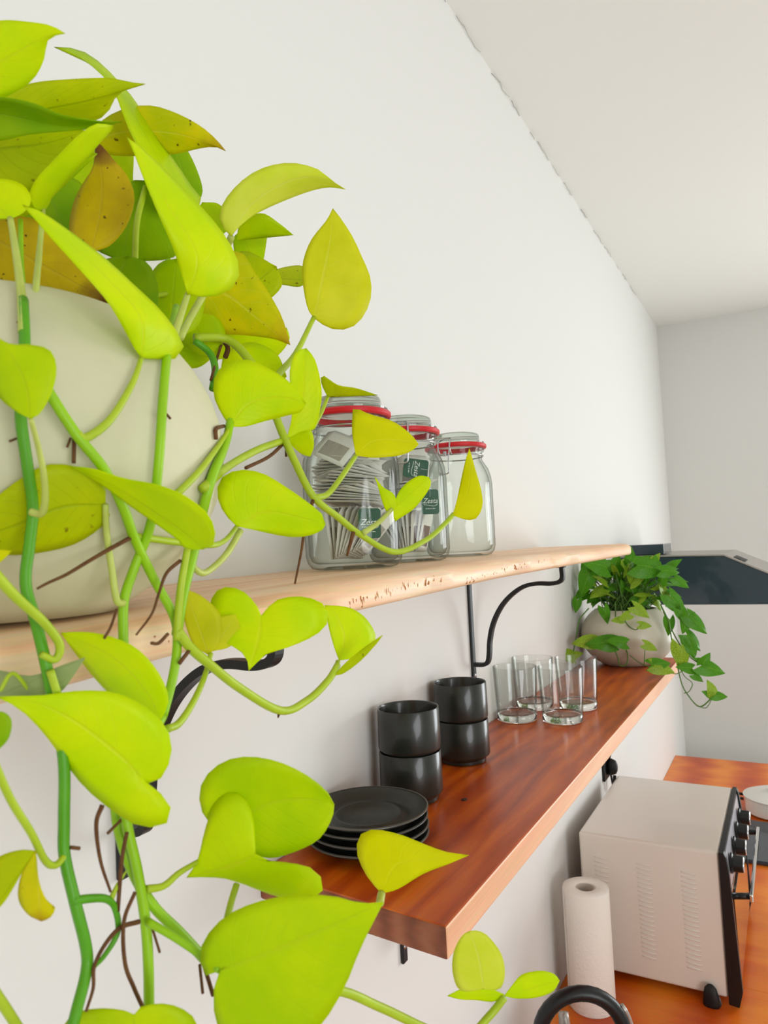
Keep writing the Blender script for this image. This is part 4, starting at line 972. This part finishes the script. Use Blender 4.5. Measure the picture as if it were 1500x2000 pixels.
for pts, xs, r in [
    ([(255, 1050), (215, 1072), (175, 1095), (130, 1122), (95, 1138), (72, 1150)], (.232, .222), [5, 2.5]),
    ([(352, 1095), (325, 1120), (310, 1160), (296, 1200), (266, 1240)], (.236, .24), [4, 2]),
    ([(145, 855), (144, 905)], (.226, .226), 4), ([(138, 855), (131, 874)], (.226, .226), 2.5),
    ([(200, 1572), (188, 1610), (196, 1680), (216, 1742)], (.245, .245), [5, 2.5]),
    ([(228, 1190), (216, 1225), (204, 1246)], (.232, .238), 3),
    ([(248, 1625), (238, 1680), (230, 1780)], (.246, .246), 4),
    ([(272, 1800), (235, 1812), (205, 1845), (184, 1888), (182, 1930), (168, 1976)], (.248, .25), [5, 3]),
    ([(264, 1742), (242, 1800), (244, 1880), (262, 1930), (280, 1970)], (.25, .252), 4),
    ([(612, 975), (596, 1030), (588, 1080), (576, 1140)], (.21, .21), [4, 2]),
    ([(556, 864), (525, 892), (480, 914)], (.19, .2), 3.5), ([(558, 866), (559, 892)], (.19, .19), 2.5),
    ([(437, 832), (422, 838), (422, 858)], (.2, .2), 4), ([(436, 662), (424, 700), (412, 742)], (.14, .16), 3),
    ([(436, 664), (445, 680), (440, 698)], (.14, .14), 5), ([(240, 1598), (210, 1628)], (.24, .24), 3),
    ([(390, 1884), (396, 1940)], (.256, .256), 3), ([(400, 1890), (416, 1944)], (.256, .256), 4),
    ([(295, 1805), (312, 1860)], (.25, .25), 2.5), ([(328, 1238), (310, 1256), (296, 1256)], (.24, .242), 3.5),
    ([(370, 1270), (350, 1296)], (.236, .236), 4), ([(545, 1392), (543, 1402)], (.24, .24), [4, 1.5]),
    ([(138, 1655), (155, 1657)], (.242, .242), 4), ([(322, 805), (333, 818)], (.226, .226), 2.5),
    ([(36, 855), (18, 862)], (.226, .226), 2.5), ([(52, 600), (48, 622), (34, 630)], (.215, .215), 2.5),
    ([(690, 1040), (678, 1085)], (.22, .22), [5, 2.5])]:
    vine('aerial_root', pts, xs, r, 'root', n=6)

# ------------------------------------------------------------------ generic heart leaf for crowns seen from afar and for the out-of-frame side
def heart_mesh(name, mat, aspect=.8, bend=.25, fold=.25, seed=0):
    NU, NV = 10, 3; V = []; UV = []; Fc = []; r = random.Random(seed)
    for j in range(NU + 1):
        t = j / NU
        w_ = aspect * .5 * (math.sin(PI * min(1, t * .92 + .08) ** .62)) ** .85 * (1 - .25 * t)
        if j == NU: w_ = 0
        for i in range(-NV, NV + 1):
            a = i / NV
            y = t - .16 * (1 - t) ** 3 * abs(a) * 2 * (1 if t < .7 else 0)
            z = -bend * t * t + .02 * math.sin(t * 8 + i) - fold * abs(a) * w_
            V.append((a * w_, y, z)); UV.append((.5 + .5 * a, t))
    k = 2 * NV + 1
    for j in range(NU):
        for i in range(k - 1): Fc.append((j*k+i, j*k+i+1, (j+1)*k+i+1, (j+1)*k+i))
    me = bpy.data.meshes.new(name); me.from_pydata(V, [], Fc); me.materials.append(M[mat])
    me.polygons.foreach_set('use_smooth', [True]*len(Fc)); ul = me.uv_layers.new(name='UVMap')
    for lp in me.loops: ul.data[lp.index].uv = UV[lp.vertex_index]
    me.update(); return me
def place(me, root, base, direction, normal, size, thick=True):
    y = Vector(direction).normalized(); n = Vector(normal); n = (n - y * n.dot(y)).normalized(); x = y.cross(n)
    o = bpy.data.objects.new('leaf', me); COL.objects.link(o); o.parent = root
    b = Vector(base) - (root.location if root.get('_abs') else Vector((0, 0, 0)))
    o.matrix_local = Matrix(((x.x*size, y.x*size, n.x*size, b.x), (x.y*size, y.y*size, n.y*size, b.y), (x.z*size, y.z*size, n.z*size, b.z), (0, 0, 0, 1)))
    return o
# the pothos goes on beyond the left edge of the frame
rb = random.Random(21)
lm_ = [heart_mesh('leaf', 'leaf_lime', seed=1), heart_mesh('leaf', 'leaf_green', bend=.35, seed=2), heart_mesh('leaf', 'leaf_deep', bend=.15, seed=3)]
soilz = ZP + z_top - .02
for k in range(70):
    a = rb.uniform(PI * .62, PI * 1.75) if k < 18 else rb.uniform(0, PI * .7)
    r0 = rb.uniform(.02, .07); r1 = r0 + rb.uniform(.02, .045); h = rb.uniform(.03, .10)
    b = Vector((POT.x + r0 * math.cos(a), POT.y + r0 * math.sin(a), soilz)); e = Vector((POT.x + r1 * math.cos(a), POT.y + r1 * math.sin(a), soilz + h))
    e.x = max(e.x, .045)
    out = Vector((math.cos(a), math.sin(a), rb.uniform(-.5, .4)))
    sz = rb.uniform(.045, .07)
    if e.x + out.normalized().x * sz < .012: out.x = abs(out.x) * .2
    if e.y - EYE.y < .05: continue
    def pxof(q):
        q = q - EYE; z = max(q.dot(cam_fwd), .02); return 750 + F * q.dot(cam_right) / z
    if max(pxof(e), pxof(e + out.normalized() * sz), pxof(b)) > -25 - F * sz * .35 / max((e - EYE).dot(cam_fwd), .05): continue
    pz = EYE - e
    tube('petiole', [b, b.lerp(e, .6) + Vector((0, 0, .012)), e], .0018, M['petiole'], big, per=4, n=6)
    place(lm_[k % 3], big, e, out, Vector((0, 0, 1)) + out * .3, sz)

# ------------------------------------------------------------------ the small potted plant at the far end of the shelf
P2 = Vector((.118, 1.945))
small_plant = thing('trailing_pothos', 'small variegated green pothos in a round white pot at the far shelf end', 'potted plant', (P2.x, P2.y, ZL), absolute=True)
R2 = .116
pf = [(0, 0)]
for i in range(19):
    a = math.radians(-58 + 106 * i / 18); pf.append((R2 * math.cos(a), .0755 + .0890 * math.sin(a)))
pf[1] = (pf[1][0], 0); zt2 = pf[-1][1]; rt2 = pf[-1][0]
pf += [(rt2 - .003, zt2 + .0012), (rt2 - .006, zt2)]
for i in range(12, 2, -1):
    a = math.radians(-58 + 106 * i / 18); pf.append(((R2 - .007) * math.cos(a), .0755 + .083 * math.sin(a)))
pf.append((0, .014))
lathe('pot', pf, M['pot2'], small_plant, 72, c=(P2.x, P2.y, ZL), ang=75)
lathe('soil', [(0, zt2 - .018), (rt2 - .004, zt2 - .020)], M['soil'], small_plant, 32, c=(P2.x, P2.y, ZL))
fl = [heart_mesh('leaf', 'leaf_far', seed=4), heart_mesh('leaf', 'leaf_far', bend=.45, seed=5), heart_mesh('leaf', 'leaf_far2', bend=.3, seed=6)]
def P2at(px, py, dy=0.0): return ony(px, py, P2.y + dy)
def aim(ang, toward=0.0):
    a = math.radians(ang)
    return cam_right * math.cos(a) - cam_down * math.sin(a) - cam_fwd * toward
rs = random.Random(9)
# crown
cz = ZL + zt2
for k in range(115):
    px = rs.gauss(1225, 58); py = rs.uniform(1096, 1172) 
    if px < 1128 or px > 1318: px = rs.uniform(1140, 1300)
    top = 1092 + abs(px - 1225) * .28
    py = max(py, top)
    e = P2at(px, py, rs.uniform(-.06, .05)); e.x = max(e.x, .03)
    side = (px - 1222) / 95
    ang = 90 - 70 * side + rs.uniform(-45, 45) - (60 if py > 1140 else 0) * (1 if side > 0 else -1)
    d = aim(ang, rs.uniform(.0, .7)); sz = rs.uniform(.026, .046)
    if (e + d.normalized() * sz).x < .008: d.x = abs(d.x)
    if e.z + d.normalized().z * sz > up_bot(1.6) - .004 and e.y < 1.66: continue
    b = Vector((P2.x + rs.uniform(-.05, .05), P2.y + rs.uniform(-.05, .05), cz - .018))
    tube('petiole', [b, b.lerp(e, .5) + Vector((0, 0, .01)), e], .0013, M['stem_far'], small_plant, per=3, n=5)
    place(fl[k % 3], small_plant, e, d, Vector((0, 0, 1)) * .9 - cam_fwd * rs.uniform(.2, 1.1) + cam_right * rs.uniform(-.5, .5), sz)
def far_leaf(px, py, ang, lpx, y, mesh=0, toward=.2, nup=.5):
    e = ony(px, py, y); d = (e - EYE).dot(cam_fwd)
    place(fl[mesh], small_plant, e, aim(ang, toward), Vector((0, 0, 1)) * nup - cam_fwd, lpx * d / F * 1.05)
def far_vine(pts, y, r=.0016):
    ys = [y[0] + (y[1] - y[0]) * i / (len(pts) - 1) for i in range(len(pts))]
    tube('vine', [ony(px, py, yy) for (px, py), yy in zip(pts, ys)], r, M['stem_far'], small_plant, per=5, n=6)
far_vine([(1290, 1180), (1306, 1215), (1312, 1250), (1318, 1275), (1330, 1330), (1342, 1355), (1365, 1380), (1385, 1368), (1394, 1352)], (1.86, 1.84))
far_vine([(1292, 1185), (1312, 1230), (1330, 1262), (1350, 1285), (1370, 1298)], (1.87, 1.85))
far_vine([(1318, 1275), (1335, 1318), (1352, 1334), (1346, 1350), (1336, 1354)], (1.84, 1.84), .001)
far_vine([(1365, 1380), (1380, 1382), (1392, 1362)], (1.84, 1.84), .001)
far_vine([(1150, 1188), (1132, 1210), (1126, 1240), (1120, 1272)], (1.86, 1.80))
far_vine([(1202, 1176), (1203, 1215), (1212, 1245), (1225, 1275), (1224, 1296), (1212, 1300), (1206, 1282), (1196, 1260)], (1.86, 1.80))
far_vine([(1212, 1180), (1222, 1215), (1240, 1230), (1252, 1222)], (1.86, 1.81), .0012)
far_vine([(1230, 1280), (1250, 1295), (1272, 1304)], (1.80, 1.76), .0012)
far_vine([(1258, 1300), (1260, 1265)], (1.79, 1.79), .001)
far_vine([(1308, 1314), (1322, 1316), (1335, 1310)], (1.80, 1.82), .001)
for a in [(1330, 1192, -60, 34, 1.85, 0), (1345, 1202, -110, 36, 1.85, 0), (1348, 1205, -40, 44, 1.85, 0), (1342, 1240, -40, 40, 1.85, 1), (1345, 1248, -70, 40, 1.85, 0), (1330, 1262, -85, 48, 1.84, 2),
          (1372, 1298, 60, 26, 1.84, 0), (1370, 1300, -12, 46, 1.84, 0), (1352, 1305, 170, 30, 1.84, 0), (1355, 1318, -30, 22, 1.84, 0), (1395, 1358, 110, 30, 1.84, 2), (1394, 1358, 0, 26, 1.84, 0),
          (1388, 1358, 150, 18, 1.84, 0), (1310, 1165, -50, 48, 1.86, 0), (1308, 1210, -90, 30, 1.86, 1), (1128, 1172, -100, 24, 1.86, 0), (1150, 1120, -110, 44, 1.86, 1), (1160, 1252, 180, 40, 1.80, 2),
          (1196, 1255, 175, 46, 1.80, 1), (1190, 1250, 0, 34, 1.80, 0), (1222, 1255, 165, 34, 1.79, 1), (1180, 1188, -70, 30, 1.82, 1), (1215, 1210, 180, 20, 1.81, 2), (1250, 1220, 0, 22, 1.81, 2), (1230, 1200, 200, 24, 1.81, 2),
          (1260, 1258, -20, 26, 1.79, 2), (1278, 1300, -12, 40, 1.74, 2), (1272, 1298, 10, 36, 1.74, 0), (1120, 1282, 155, 34, 1.79, 2), (1112, 1282, 20, 26, 1.79, 2), (1240, 1185, -30, 34, 1.82, 2), (1292, 1115, 5, 34, 1.86, 1), (1320, 1130, -30, 30, 1.88, 0),
          (1245, 1104, -2, 62, 1.85, 1), (1185, 1108, 160, 50, 1.85, 0)]:
    far_leaf(*a)
for o in bpy.data.objects:
    if '_abs' in o: del o['_abs']
